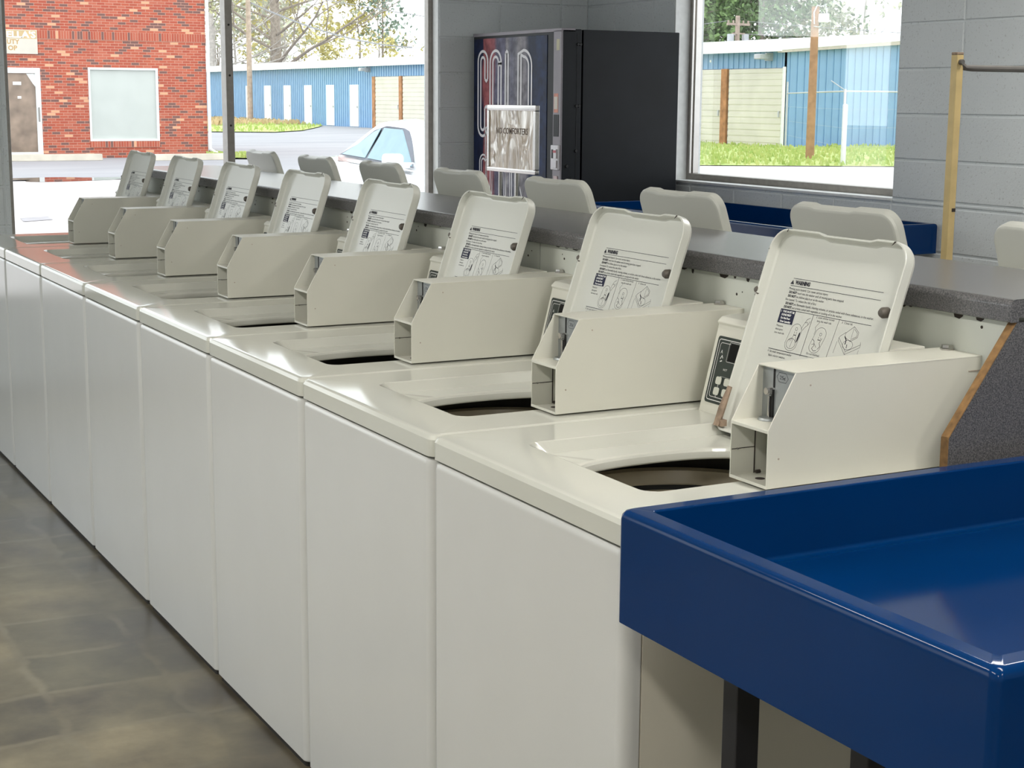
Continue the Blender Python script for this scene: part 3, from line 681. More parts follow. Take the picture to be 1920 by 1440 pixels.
def tray_table(name, label, x0, y0, x1, y1, zt, zb, zf, rim, legs, legw=.038):
    t = thing(name, label, 'folding table', ((x0+x1)/2, (y0+y1)/2, 0)); ox, oy, _ = t.location
    a, b, c, d = x0-ox, y0-oy, x1-ox, y1-oy
    m = MB(); r = .012
    def rg(ins, z, rr): return [(x, y, z) for x, y in rrect(a+ins, b+ins, c-ins, d-ins, rr, 5)]
    m.rings([rg(.012, zb+.0, .006), rg(.0, zb, r), rg(0, zb+.004, r), rg(0, zt-.014, r), rg(.0012, zt-.007, r), rg(.0045, zt-.002, r), rg(.010, zt, r*.8), rg(rim-.004, zt, .008), rg(rim, zt-.003, .006), rg(rim+.002, zf+.008, .012), rg(rim+.008, zf, .02)], cap0=True, cap1=True)
    m.build('tray', MT['blue'], t, angle=60)
    for (lx, ly) in legs:
        MB().box(lx-ox, ly-oy, 0, lx-ox+legw, ly-oy+legw-.004, zb+.004, .003).build('leg', MT['leg_black'], t)
    return t
tray_table('folding_table', 'glossy blue folding tub on black legs at the near end of the washers', -.055, -.775, 1.85, -.062, .94, .778, .842, .036, [(.02, -.250), (.02, -.510), (1.70, -.250), (1.70, -.510)])
tray_table('folding_table', 'glossy blue folding tub along the wall under the right window', 3.06, 3.485, 3.825, 5.40, .962, .83, .875, .03, [(3.1, 3.6), (3.1, 5.2), (3.72, 3.6), (3.72, 5.2)])

# vending machine
vx0, vx1, vxb, vy0, vy1, vz = 3.04, 3.16, 3.775, 5.50, 6.53, 1.856
t = thing('vending_machine', 'black cold drink vending machine in the corner by the right window', 'vending machine', (3.4, 6.0, 0)); ox, oy = 3.4, 6.0
MB().box(vx1+.008-ox, vy0-oy, .05, vxb-ox, vy1-oy, vz, .004).build('cabinet', MT['vend_black'], t)
MB().box(vx1-.01-ox, vy0+.03-oy, 0, vxb-.05-ox, vy1-.03-oy, .06).build('plinth', MT['black'], t)
MB().box(vx0-ox, vy0-oy, .08, vx1-ox, vy1-oy, vz+.002, .006).build('door', MT['vend_black'], t)
m = MB(); m.box(vx0-.004-ox, vy0+.0-oy, .10, vx0+.006-ox, vy0+.085-oy, vz-.004, .003); m.box(vx0-.004-ox, vy0-oy, vz-.012, vx0+.08-ox, vy1-oy, vz+.006, .002); strip = m.build('trim_strip', MT['vend_silver'], t)
def vend_art():
    m_, nt, b = nt_mat('vending_panel_art'); L = nt.links.new
    tc = N(nt, 'ShaderNodeTexCoord'); sp = N(nt, 'ShaderNodeSeparateXYZ'); L(tc.outputs['Object'], sp.inputs[0])
    no = N(nt, 'ShaderNodeTexNoise'); no.inputs['Scale'].default_value = 5; no.inputs['Detail'].default_value = 5; mp = N(nt, 'ShaderNodeMapping'); mp.inputs['Scale'].default_value = (1, 1.6, .5); L(tc.outputs['Object'], mp.inputs[0]); L(mp.outputs[0], no.inputs['Vector'])
    ma = N(nt, 'ShaderNodeMath', operation='MULTIPLY_ADD'); ma.inputs[1].default_value = .09; L(no.outputs['Fac'], ma.inputs[0])
    L(sp.outputs[1], ma.inputs[2])
    mr = N(nt, 'ShaderNodeMapRange'); mr.inputs[1].default_value = .53+.045; mr.inputs[2].default_value = -.40+.045; L(ma.outputs[0], mr.inputs[0])
    rp = N(nt, 'ShaderNodeValToRGB'); e = rp.color_ramp.elements; e[0].position = 0; e[0].color = (.008, .015, .05, 1); e[1].position = 1; e[1].color = (.006, .013, .045, 1)
    for ps, c in ((.135, (.008, .016, .055)), (.15, (.42, .12, .12)), (.27, (.40, .13, .14)), (.30, (.17, .16, .23)), (.42, (.20, .19, .27)), (.45, (.46, .43, .42)), (.52, (.20, .20, .26)), (.60, (.36, .34, .34)), (.68, (.30, .28, .30)), (.73, (.015, .03, .08)), (.88, (.01, .03, .10))):
        x = e.new(ps); x.color = (*c, 1)
    L(mr.outputs[0], rp.inputs[0])
    n2 = N(nt, 'ShaderNodeTexNoise'); n2.inputs['Scale'].default_value = 18; n2.inputs['Detail'].default_value = 6; L(tc.outputs['Object'], n2.inputs['Vector'])
    r2 = N(nt, 'ShaderNodeValToRGB'); r2.color_ramp.elements[0].position = .35; r2.color_ramp.elements[0].color = (.45, .45, .5, 1); r2.color_ramp.elements[1].position = .65; r2.color_ramp.elements[1].color = (1.0, 1.0, 1.05, 1); L(n2.outputs['Fac'], r2.inputs[0])
    mx = N(nt, 'ShaderNodeMix', data_type='RGBA', blend_type='MULTIPLY'); mx.inputs[0].default_value = 1; L(rp.outputs[0], mx.inputs[6]); L(r2.outputs[0], mx.inputs[7]); L(mx.outputs[2], b.inputs['Base Color'])
    b.inputs['Roughness'].default_value = .4; b.inputs['Specular IOR Level'].default_value = .12
    return m_
m = MB(); m.box(vx0-.003-ox, 5.655-oy, .16, vx0+.004-ox, vy1-.012-oy, vz-.025, .002); art = m.build('graphic_panel', vend_art(), t, smooth=False)
q = Print((vx0-.0045-ox, 0, 0), (0, -1, 0), (0, 0, 1))
U = lambda y: -(y-oy)
def neon(pts, wd=.015, gap=.034):
    """double-outlined tube letter: two parallel strokes round a centre line"""
    P_ = [Vector(p) for p in pts]
    for sgn in (1, -1):
        out = []
        for i, p in enumerate(P_):
            d = (P_[min(i+1, len(P_)-1)] - P_[max(i-1, 0)]).normalized(); out.append(p + Vector((-d.y, d.x))*gap/2*sgn)
        q.line([tuple(v) for v in out], wd)
    for a_, b_ in ((P_[0], P_[1]), (P_[-1], P_[-2])):
        d = (a_-b_).normalized(); n_ = Vector((-d.y, d.x)); q.line([tuple(a_+n_*gap/2), tuple(a_+d*gap*.35), tuple(a_-n_*gap/2)], wd)
zt_, zb_ = 1.745, 1.30
def C_(u, w, zt, zb): neon(arc(u+w/2, zt-w/2, w/2, w/2, -8, 180, 12)[0:1] + [(u+w, zt-.13)] + arc(u+w/2, zt-w/2, w/2, w/2, 0, 180, 12) + arc(u+w/2, zb+w/2, w/2, w/2, 180, 360, 12) + [(u+w, zb+.13)] if False else [(u+w, zt-.14)] + arc(u+w/2, zt-w/2, w/2, w/2, 0, 180, 12) + arc(u+w/2, zb+w/2, w/2, w/2, 180, 360, 12) + [(u+w, zb+.14)])
u0 = U(6.445)
C_(u0, .085, zt_, zb_)
neon(arc(u0+.20, zt_-.05, .05, .05, -2, 180, 12) + arc(u0+.20, zb_+.05, .05, .05, 180, 360, 12) + [(u0+.25, zt_-.06)])
neon([(u0+.335, zt_), (u0+.335, zb_+.02), (u0+.43, zb_+.02)])
neon([(u0+.485, zb_+.02), (u0+.485, zt_-.01)] + arc(u0+.53, zt_-.075, .075, .07, 90, 0, 8) + arc(u0+.53, zb_+.09, .075, .07, 0, -90, 8) + [(u0+.485, zb_+.02)])
zd = 1.285
neon([(u0+.088, zd+.04), (u0+.088, zd-.13)] + arc(u0+.052, zd-.155, .036, .036, 40, 180, 8) + [(u0+.016, zd-.27)] + arc(u0+.052, zd-.30, .036, .036, 180, 320, 8) + [(u0+.088, zd-.13), (u0+.088, zd-.33)], .010, .022)
neon([(u0+.150, zd-.33), (u0+.150, zd-.155)] + arc(u0+.19, zd-.155, .04, .036, 180, 70, 8), .010, .022)
neon([(u0+.26, zd-.12), (u0+.26, zd-.33)], .010, .022); neon([(u0+.32, zd-.33), (u0+.32, zd-.15)] + arc(u0+.355, zd-.155, .035, .036, 180, 0, 8) + [(u0+.39, zd-.33)], .010, .022)
neon([(u0+.45, zd+.0), (u0+.45, zd-.33)], .010, .022); neon([(u0+.51, zd-.12), (u0+.46, zd-.22), (u0+.51, zd-.33)], .010, .022)
q.build('panel_lettering', mat('neon_lettering', (.78, .76, .78), .4), art, smooth=False, recalc=False)
x = vx0-.0045-ox
MB().box(x, 5.520-oy, 1.748, x+.002, 5.552-oy, 1.806).build('sticker', mat('sticker_cream', (.62, .58, .40), .6), strip, smooth=False)
m = MB().box(x, 5.528-oy, 1.425, x+.002, 5.575-oy, 1.525).build('sticker', mat('sticker_orange', (.62, .24, .16), .5, var=.2, scale=30), strip, smooth=False)
MB().box(x-.001, 5.533-oy, 1.443, x, 5.570-oy, 1.508).build('sticker_face', mat('sticker_pale', (.68, .60, .52), .5), strip, smooth=False)
MB().box(x-.001, 5.520-oy, 1.300, x+.004, 5.575-oy, 1.415).build('price_display', MT['display'], strip, smooth=False)
m = MB(); m.box(x-.012, 5.505-oy, 1.125, x+.004, 5.585-oy, 1.255, .004); m.box(x-.018, 5.513-oy, 1.185, x-.010, 5.545-oy, 1.235, .002); m.box(x-.018, 5.513-oy, 1.135, x-.010, 5.55-oy, 1.175, .002); bv = m.build('bill_acceptor', mat('bill_acceptor', (.60, .58, .60), .35, .2), t)
MB().box(x-.0125, 5.552-oy, 1.185, x-.0115, 5.575-oy, 1.232).build('bill_slot', MT['black'], bv, smooth=False)
MB().box(x-.0195, 5.515-oy, 1.215, x-.0180, 5.545-oy, 1.228).build('arrow_label', mat('label_red', (.55, .10, .12), .5), bv, smooth=False)
MB().box(x-.004, 5.525-oy, 1.055, x+.004, 5.565-oy, 1.092, .002).build('coin_return', mat('coin_return', (.60, .45, .45), .4), t)
for px_, pz in ((3.135, 1.78), (3.150, 1.78), (3.130, 1.46), (3.146, 1.46), (3.13, 1.225), (3.075, 1.145), (3.105, 1.075), (3.075, 1.05)): MB().disc((px_-ox, vy0-oy, pz), .0085, -.006, 'y', 10).build('bolt', MT['black'], t)

MB().box(vx0+.09-ox, vy0-.0015-oy, .1, vx0+.092-ox, vy0+.001-oy, vz-.02).build('door_seam', MT['black'], t, smooth=False)

# paper sign on a chrome stand
sx, sya, syb, sza, szb = 2.6, 5.480, 4.965, 1.130, 1.465
t = thing('sign_stand', 'chrome sign stand holding a crinkled NO COMFORTERS paper, before the vending machine', 'sign', (sx, (sya+syb)/2, 0)); oy = (sya+syb)/2; a, b = syb-oy, sya-oy
m = MB()
for bx in ((a, sza-.0, b, sza+.022), (a, szb-.028, b, szb)): m.box(-.012, bx[0], bx[1], .012, bx[2], bx[3], .004)
m.box(-.012, a, sza+.022, .012, a+.026, szb-.028, .004); m.box(-.012, b-.022, sza+.022, .012, b, szb-.028, .004); fr = m.build('sign_frame', MT['chrome'], t)
for yy in (5.345-oy, 5.168-oy): MB().tube([(0, yy, .02), (0, yy, sza+.005)], .012, 12).build('pole', MT['chrome'], t)
MB().lathe((0, 0, 0), [(.16, 0), (.17, .006), (.16, .018), (1e-3, .022)], 32).build('base', MT['chrome'], t)
def paper_mat():
    m_, nt, b = nt_mat('crinkled_paper'); L = nt.links.new
    tc = N(nt, 'ShaderNodeTexCoord'); mp = N(nt, 'ShaderNodeMapping'); mp.inputs['Scale'].default_value = (1, 1.7, .6); L(tc.outputs['Object'], mp.inputs[0])
    n1 = N(nt, 'ShaderNodeTexNoise'); n1.inputs['Scale'].default_value = 5.5; n1.inputs['Detail'].default_value = 2; n1.inputs['Distortion'].default_value = 1.2; L(mp.outputs[0], n1.inputs['Vector'])
    r1 = N(nt, 'ShaderNodeValToRGB'); e = r1.color_ramp.elements; e[0].position = .3; e[0].color = (.50, .37, .24, 1); e[1].position = .7; e[1].color = (.66, .53, .38, 1); L(n1.outputs['Fac'], r1.inputs[0]); L(r1.outputs[0], b.inputs['Base Color'])
    b.inputs['Roughness'].default_value = .14; b.inputs['Coat Weight'].default_value = 1; b.inputs['Coat Roughness'].default_value = .05
    bp = N(nt, 'ShaderNodeBump'); bp.inputs['Strength'].default_value = 1; bp.inputs['Distance'].default_value = .02; L(n1.outputs['Fac'], bp.inputs['Height']); L(bp.outputs[0], b.inputs['Normal']); L(bp.outputs[0], b.inputs['Coat Normal'])
    return m_
pp = MB().box(-.006, a+.018, sza+.015, .004, b-.018, szb-.02).build('paper', paper_mat(), t, smooth=False)
q = Print((-.0068, 0, 0), (0, -1, 0), (0, 0, 1)); q.text(-.165, 1.322, 'NO COMFORTERS', .043, .335, .0006); q.build('paper_lettering', mat('faded_pen', (.16, .11, .08), .7), pp, smooth=False, recalc=False)

# laundry cart with its hanging pole
t = thing('laundry_cart', 'laundry cart with tan square pole and grey hanging rod by the block wall', 'laundry cart', (2.4, 1.92, 0))
MB().box(-.0135, -.0135, .12, .0135, .0135, 1.640, .002).build('pole', MT['pole_tan'], t)
MB().box(-.0135, -.0135, 1.640, .0135, .0135, 1.648, .002).build('pole_cap', MT['rust'], t)
MB().box(-.002, -.0145, 1.155, .013, -.013, 1.166).build('pole_slot', MT['chip'], t, smooth=False)
m = MB(); m.tube([(.004, -.006, 1.620), (.022, -.012, 1.601), (.05, -.012, 1.600), (.86, -.012, 1.600)], [.006, .0095, .0105, .0105], 10); m.disc((.0, -.0135, 1.618), .009, -.012, 'y', 10); m.build('hanging_rod', MT['rod_grey'], t)
MB().box(.85, -.0135, .12, .877, .0135, 1.640, .002).build('pole', MT['pole_tan'], t)
m = MB()
for z in (.14, .40): 
    for y in (-.25, .25): m.tube([(-.01, y, z), (.88, y, z)], .009, 6)
    for x in (-.01, .88): m.tube([(x, -.25, z), (x, .25, z)], .009, 6)
for x in (-.01, .88):
    for y in (-.25, .25): m.tube([(x, y, .13), (x, y, .41)], .009, 6)
for i in range(17): m.tube([(.045+i*.05, -.25, .14), (.045+i*.05, .25, .14)], .003, 5)
m.build('basket_frame', MT['chrome'], t)
for x in (.02, .85):
    for y in (-.22, .22): MB().lathe((x, y-.012, .05), [(1e-3, 0), (.05, 0), (.05, .024), (1e-3, .024)], 18, 'y').build('caster', MT['black'], t)

# ================================================================== OUTDOORS
def flat(name, poly, z, m, zb=None):
    mb = MB()
    if zb is None: mb.face([(x, y, z) for x, y in poly])
    else: mb.prism(poly, zb, z, 'z')
    return mb.build(name, m, smooth=False)
structure(flat('ground', [(-60, -30), (160, -30), (160, 260), (-60, 260)], -.06, MT['asphalt'], -.3))
structure(flat('apron', [(-20, FAR+.2), (RT+.2, FAR+.2), (RT+.2, -15), (40, -15), (40, 12), (24.8, 27.3), (20.4, 29.4), (16, 27.9), (9, 27.6), (-20, 28.3)], -.03, MT['concrete'], -.2))
def grass(name, poly, z, m, n, hgt, label, seed):
    r = random.Random(seed); mb = MB(); mb.face([(x, y, z) for x, y in poly])
    xs = [p[0] for p in poly]; ys = [p[1] for p in poly]
    def inside(x, y):
        c = False
        for i in range(len(poly)):
            (x1, y1), (x2, y2) = poly[i], poly[i-1]
            if (y1 > y) != (y2 > y) and x < (x2-x1)*(y-y1)/(y2-y1)+x1: c = not c
        return c
    k = 0
    while k < n:
        x, y = r.uniform(min(xs), max(xs)), r.uniform(min(ys), max(ys))
        if not inside(x, y): continue
        a = r.uniform(0, PI); h = hgt*r.uniform(.5, 1.3); dx, dy = math.cos(a)*h*.35, math.sin(a)*h*.35; l = r.uniform(-.3, .3)*h
        mb.face([(x-dx, y-dy, z), (x+dx, y+dy, z), (x+dx*.6+l, y+dy*.6, z+h), (x-dx*.6+l, y-dy*.6, z+h*.8)]); k += 1
    o = mb.build(name, m, smooth=False, recalc=False); return tag(o, label, 'grass', None, 'stuff')
grass('grass', [(20.4, 29.6), (26, 26.9), (44, 18), (44, 41), (32, 41), (31.95, 52), (30, 52), (25, 40)], -.02, MT['grass'], 9000, .10, 'mown green grass in front of the blue shed seen through the right window', 1)
grass('grass', [(18, 69), (20.4, 67.0), (23, 65.6), (25.5, 68.8), (29.5, 77), (31.7, 82), (31.7, 130), (14, 130), (14, 75)], -.02, MT['grass'], 5000, .12, 'green grass verge left of the blue shed doors', 2)
grass('dry_grass', [(27.5, 84), (31.6, 84), (31.6, 130), (22, 130), (22.5, 86), (24.5, 80)], 0, MT['grass_dry'], 6000, .22, 'dry straw-coloured grass at the foot of the blue shed by the utility pole', 3)
grass('grass', [(11.2, 37.6), (12.4, 36.6), (12.8, 37.4), (12.3, 39.4), (11.7, 39.4)], -.02, MT['grass'], 700, .10, 'small tuft of grass at the corner of the brick building', 5)

# puddle and drain
m = MB(); r = random.Random(2); pts = []
for i in range(40):
    a = 2*PI*i/40; k = 1 + .22*math.sin(3*a+1) + .12*math.sin(5*a); pts.append((5.55+1.15*k*math.cos(a), 28.1+.75*k*math.sin(a)))
tag(flat('puddle', pts, -.026, MT['puddle']), 'shallow puddle on the lot reflecting the brick building', 'puddle')
m = MB(); tag(flat('drain_cover', [(2.72, 18.1), (3.12, 18.3), (3.18, 18.85), (2.80, 18.7)], -.024, MT['patch']), 'small dark square cover in the pale concrete lot', 'drain cover')
for i, (x0, x1, yy, nm) in enumerate(((6.0, 8.45, 37.45, 'concrete parking curb in front of the brick building, nearer the glass door'), (9.1, 11.5, 36.9, 'concrete parking curb in front of the brick building, nearer its right corner'))):
    o = MB().prism([(yy-.13, -.06), (yy+.13, -.06), (yy+.08, .10), (yy-.08, .10)], x0, x1, 'x', .02).build('parking_curb', MT['curb']); tag(o, nm, 'parking curb', 'parking curbs')

# brick building
BY = 39.0; bx0, bx1 = 2.0, 11.62
t = thing('brick_building', 'red brick shop building with white framed door and window, through the far window', 'building', (7, BY, 0))
ox = 7.0
def wall_with_holes(m, x0, x1, z0, z1, holes, y, th):
    xs = sorted({x0, x1, *[h[0] for h in holes], *[h[1] for h in holes]}); zs = sorted({z0, z1, *[h[2] for h in holes], *[h[3] for h in holes]})
    for a, b in zip(xs, xs[1:]):
        for c, d in zip(zs, zs[1:]):
            if not any(h[0] < (a+b)/2 < h[1] and h[2] < (c+d)/2 < h[3] for h in holes): m.box(a, y, c, b, y+th, d)
dh, wh = (6.42-ox, 7.38-ox, -.06, 2.16), (8.56-ox, 10.34-ox, .36, 2.19)
m = MB(); wall_with_holes(m, bx0-ox, bx1-ox, -.06, 6.5, [dh, wh], 0, .25); m.box(bx1-ox-.25, .25, -.06, bx1-ox, 9, 6.5); m.box(bx0-ox, 8.8, -.06, bx1-ox, 9, 6.5); m.box(bx0-ox, .2, -.06, bx0-ox+.2, 9, 6.5); m.box(bx0-ox, 0, 6.5, bx1-ox, 9, 6.6)
m.build('wall', MT['brick'], t, smooth=False)
m = MB(); m.box(bx0-ox, -.012, 2.87, bx1-ox, .01, 3.075)
m.build('brick_course', MT['soldier'], t, smooth=False)
m = MB(); m.box(wh[0], -.03, .205, wh[1], .02, .355)
m.build('window_ledge', MT['soldier'], t, smooth=False)
wf = MB(); a, b, c, d = wh
for q in ((a, c, b, c+.055), (a, d-.05, b, d)): wf.box(q[0], -.02, q[1], q[2], .08, q[3])
wf.box(a, -.02, c+.055, a+.05, .08, d-.05); wf.box(b-.06, -.02, c+.055, b, .08, d-.05); win = wf.build('window', MT['door_white'], t, smooth=False)
MB().box(a, .04, c, b, .05, d).build('pane', mat('shaded_pane', (.50, .53, .50), .12, var=.05, scale=1.5), win, smooth=False)
df = MB(); a, b, c, d = dh; df.box(a, -.02, d-.13, b, .08, d); df.box(a, -.02, c+.16, a+.1, .08, d-.13); df.box(b-.12, -.02, c+.16, b, .08, d-.13); df.box(a, -.02, c, b, .08, c+.16); dr = df.build('door', MT['door_white'], t, smooth=False)
MB().box(a, .03, c, b, .04, d).build('pane', mat('dusty_door_pane', (.27, .20, .15), .2, var=.35, scale=2.5), dr, smooth=False)
q = MB(); q.box(6.72-ox, .02, 1.74, 6.92-ox, .03, 1.82); q.box(6.82-ox, .02, 1.41, 6.91-ox, .03, 1.47); q.prism([(7.05-ox, 2.02), (7.26-ox, 2.02), (7.26-ox, 1.70), (7.20-ox, 1.78)], .02, .03, 'y'); q.build('sticker', MT['white_ink'], dr, smooth=False)
MB().box(7.30-ox, -.06, .85, 7.33-ox, -.02, 1.2).build('door_handle', MT['alu'], dr)
sg = MB().box(5.9-ox, -.05, 2.49, 7.345-ox, .0, 3.075, .01).build('sign_board', mat('sign_cream', (.62, .58, .50), .6, var=.1, scale=2), t)
MB().box(5.95-ox, -.0515, 2.86, 7.33-ox, -.0495, 3.06).build('sign_band', mat('sign_band_yellow', (.52, .38, .20), .6, var=.15, scale=3), sg, smooth=False)
q = Print((0, -.053, 0), (1, 0, 0), (0, 0, 1)); q.text(6.60-ox, 2.885, "ELLA'S", .21, .70, .008); q.build('sign_lettering', mat('sign_white', (.80, .77, .70), .6), sg, smooth=False, recalc=False)
q = Print((0, -.052, 0), (1, 0, 0), (0, 0, 1)); q.text(6.50-ox, 2.73, 'AUTY', .155, .42, .004); q.text(6.63-ox, 2.58, 'OP', .155, .22, .004); q.build('sign_lettering', mat('sign_gold', (.50, .31, .11), .6), sg, smooth=False, recalc=False)
m = MB(); m.tube([(bx1-ox+.04, -.05, 6.5), (bx1-ox+.04, -.05, .16), (bx1-ox+.14, -.10, .06), (bx1-ox+.32, -.12, .0)], .045, 8); m.build('downspout', MT['door_white'], t)

# blue storage building
SX, SY0, SY1 = 32.0, 41.2, 126.0
t = thing('storage_building', 'long blue steel storage shed with white roof edge and white doors', 'building', (SX, SY0, 0)); L_ = SY1-SY0
gd = [(3.45*k+.06, 3.45*k+3.05) for k in range(10)]; wd = [36.38+3.42*k for k in range(6)]
m = MB()
zs = 2.53
m.box(.02, 0, 2.57, .12, L_, 3.15); m.box(.02, 34.6, -.06, .12, L_, 2.57)
for a, b in zip([-.05]+[g[1] for g in gd], [g[0] for g in gd]+[34.6]): m.box(.06, max(0, a), -.06, .12, b, 2.57)
y = .1
while y < L_:
    m.box(-.01, y, 2.57 if y < 34.6 else -.06, .03, y+.07, 3.14); y += .305
m.prism([(0, -.06), (20, -.06), (20, 3.1), (10, 3.78), (0, 3.12)], 0, .06, 'y')
x = .25
while x < 20: m.box(x, -.03, -.06, x+.06, .01, 3.1 + .066*min(x, 20-x)); x += .305
m.prism([(0, -.06), (20, -.06), (20, 3.1), (10, 3.78), (0, 3.12)], L_-.06, L_, 'y')
m.build('wall', MT['siding_blue'], t, smooth=False)
m = MB(); m.prism([(-.35, 3.13), (10, 3.95), (20.3, 3.13), (20.3, 3.25), (10, 4.12), (-.35, 3.30)], -.25, L_+.2, 'y'); m.box(-.36, -.26, 3.09, -.30, L_+.2, 3.30); m.build('roof', MT['roof_white'], t, smooth=False)
m = MB(); m.prism([(-.3, 3.05), (10, 3.78), (20.2, 3.05), (20.2, 3.16), (10, 3.95), (-.3, 3.18)], -.24, -.02, 'y'); m.build('gable_trim', mat('gable_trim_paint', (.50, .45, .40), .5, var=.1), t, smooth=False)
m = MB(); m.box(-.03, -.035, -.06, .06, .03, 2.6); m.build('corner_trim', MT['door_white'], t, smooth=False)
for a, b in gd:
    m = MB(); m.box(.0, a, -.03, .05, b, 2.55)
    z = .1
    while z < 2.5: m.box(-.015, a, z, .0, b, z+.13); z += .21
    o = m.build('garage_door', MT['garage'], t, smooth=False)
    MB().box(-.05, a+.08, .95, -.015, a+.14, 1.15).build('door_handle', MT['galv'], o, smooth=False)
for a, b in gd[1:]: MB().box(-.04, a-.36, -.06, .06, a-.02, 2.57).build('timber_post', MT['timber'], t, smooth=False)
MB().box(-.04, gd[-1][1]+.02, -.06, .06, gd[-1][1]+.38, 2.57).build('timber_post', MT['timber'], t, smooth=False)
for y in wd:
    if y > L_-2: break
    m = MB(); m.box(-.02, y, -.03, .03, y+1.18, 2.17); o = m.build('door', MT['door_white'], t, smooth=False)
    MB().box(-.06, y+.08, .95, -.02, y+.18, 1.05).build('door_knob', MT['galv'], o, smooth=False)
for yy in (.75, 34.9):
    m = MB(); m.box(-.55, yy-.15, 2.85, -.1, yy+.2, 3.02, .03); m.box(-.25, yy-.12, 2.80, .02, yy-.02, 3.06); m.build('flood_light', MT['galv'], t)
MB().disc((.015, 4.2, 2.85), .05, -.03, 'x').build('lamp_button', MT['white_ink'], t)

# utility poles, wires, post, fence
t = thing('utility_pole', 'weathered grey utility pole in front of the blue shed, through the far window', 'utility pole', (30.45, 90.6, 0)); MB().tube([(0, 0, -.06), (0, 0, 13)], [.17, .12], 14).build('pole', MT['pole_pale'], t)
MB().tube([(-.18, 0, 4.0), (-.18, 0, 4.06), (.18, 0, 4.06)], .02, 6).build('bracket', MT['galv'], t)
t = thing('utility_pole', 'short brown service pole with white meter box standing in the grass before the blue shed', 'utility pole', (25.66, 31.74, 0)); MB().tube([(0, 0, -.06), (0, 0, 3.90)], [.115, .10], 16).build('pole', MT['pole_wood'], t)
m = MB(); m.box(.02, -.26, 3.50, .26, -.08, 3.72, .02); m.build('meter_box', MT['door_white'], t)
m = MB(); m.tube([(-.10, -.1, 3.45), (-.14, -.12, 3.75), (-.05, -.13, 3.93), (.08, -.12, 3.90), (.20, -.15, 3.95), (.25, -.16, 3.72)], .018, 6); m.tube([(-.12, -.1, 3.4), (0, -.14, 3.38), (.14, -.1, 3.42)], .014, 6); m.build('conduit', MT['galv'], t)
t = thing('utility_pole', 'distant utility pole with crossarm rising behind the white shed roof', 'utility pole', (54.6, 75, 0)); MB().tube([(0, 0, -.06), (0, 0, 6.3)], [.16, .13], 12).build('pole', MT['pole_pale'], t)
m = MB(); m.box(-.78, -.12, 5.75, .78, -.0, 5.88); m.box(-.4, -.12, 5.25, .45, 0, 5.33)
for x in (-.7, -.35, .35, .7): m.box(x-.04, -.1, 5.88, x+.04, -.02, 6.03)
m.build('crossarm', MT['pole_pale'], t, smooth=False)
m = MB()
for x in (-.55, .50): m.lathe((x, -.1, 4.75), [(1e-3, 0), (.2, 0), (.2, .5), (1e-3, .52)], 14)
m.build('transformer', MT['galv'], t)
def cable(label, a, b, sag, r=.015):
    a, b = Vector(a), Vector(b); pts = []
    for i in range(17):
        k = i/16; p = a.lerp(b, k); p.z -= sag*4*k*(1-k); pts.append(p)
    tag(MB().tube(pts, r, 5).build('power_cable', MT['wire']), label, 'cable', 'power cables')
cable('pale service cable dropping from the weathered utility pole towards the shed roof', (30.6, 90.5, 6.95), (49.0, 108.0, 5.2), .55, .05)
cable('thin dark cable crossing the sky left of the far window jamb', (30.5, 90.5, 8.0), (74.0, 120, 7.2), .6, .03)
cable('upper thin cable crossing left from the crossarm of the distant pole', (53.9, 75, 6.0), (38, 88, 4.4), .3, .018)
cable('cable crossing right from the crossarm of the distant pole', (55.3, 75, 6.0), (84, 66, 5.2), .3, .018)
cable('lower cable crossing right from the distant pole towards the bare tree', (55.0, 75, 5.3), (84, 66, 4.5), .3, .018)
o = MB().lathe((24.22, 28.66, -.06), [(1e-3, 0), (.062, 0), (.062, 1.46), (.03, 1.49), (1e-3, 1.49)], 16).build('bollard', mat('white_post_plastic', (.66, .66, .68), .5)); tag(o, 'slim white post standing in the grass right of the brown service pole', 'post')
t = thing('wire_fence', 'galvanised fence with a thin top rail in front of the blue shed gable', 'fence', (31.4, 40.2, 0))
fp = [(0, 0), (-3.6, -5.75), (-7.17, -11.5), (-1.0, -10.5), (6, -9.5)]
for x, y in fp: MB().tube([(x, y, -.06), (x, y, 2.1 if (x, y) == (0, 0) else 1.78)], .032, 8).build('post', MT['galv'], t)
m = MB()
for a, b in zip(fp, fp[1:]): m.tube([(*a, 1.73), (*b, 1.73)], .022, 6)
m.build('top_rail', MT['galv'], t)
m = MB(); m.tube([(-7.17, -11.5, 1.75), (-7.45, -11.3, 1.98)], .012, 5); m.build('barb_arm', MT['galv'], t)
m = MB()
for z in (.4, .85, 1.3):
    for a, b in zip(fp, fp[1:]): m.tube([(*a, z), (*b, z)], .002, 4)
m.build('strand', MT['galv'], t)

# white coupe parked nose-in by the far window
t = thing('car', 'white coupe parked nose-in outside the far window', 'car', (4.30, 10.0, -.03), -math.atan(.13))
WID = 1.70; cx = WID/2
def sec(y, hw, zs):   # half widths at given z
    return [(cx - w*hw, y, z) for w, z in zs] + [(cx + w*hw, y, z) for w, z in reversed(zs)]
m = MB(); B = []
for y, hw, top, bot in ((-1.72, .60, .50, .30), (-1.66, .74, .60, .22), (-1.40, .81, .70, .20), (-.9, .845, .80, .20), (-.35, .85, .885, .2), (.2, .85, .93, .2), (1.0, .85, .95, .2), (1.8, .85, .965, .2), (2.5, .845, .965, .2), (3.1, .83, .955, .22), (3.65, .79, .94, .25), (3.84, .72, .90, .30), (3.90, .62, .75, .35)):
    B.append(sec(y, hw, [(.80, bot), (.95, bot+.10), (1.0, bot+.30 if bot+.3 < top-.1 else top-.12), (.985, top-.09), (.94, top-.03), (.80, top-.004), (.4, top+.012)]))
m.rings(B, cap0=True, cap1=True)
m.build('body', MT['car_white'], t, angle=50)
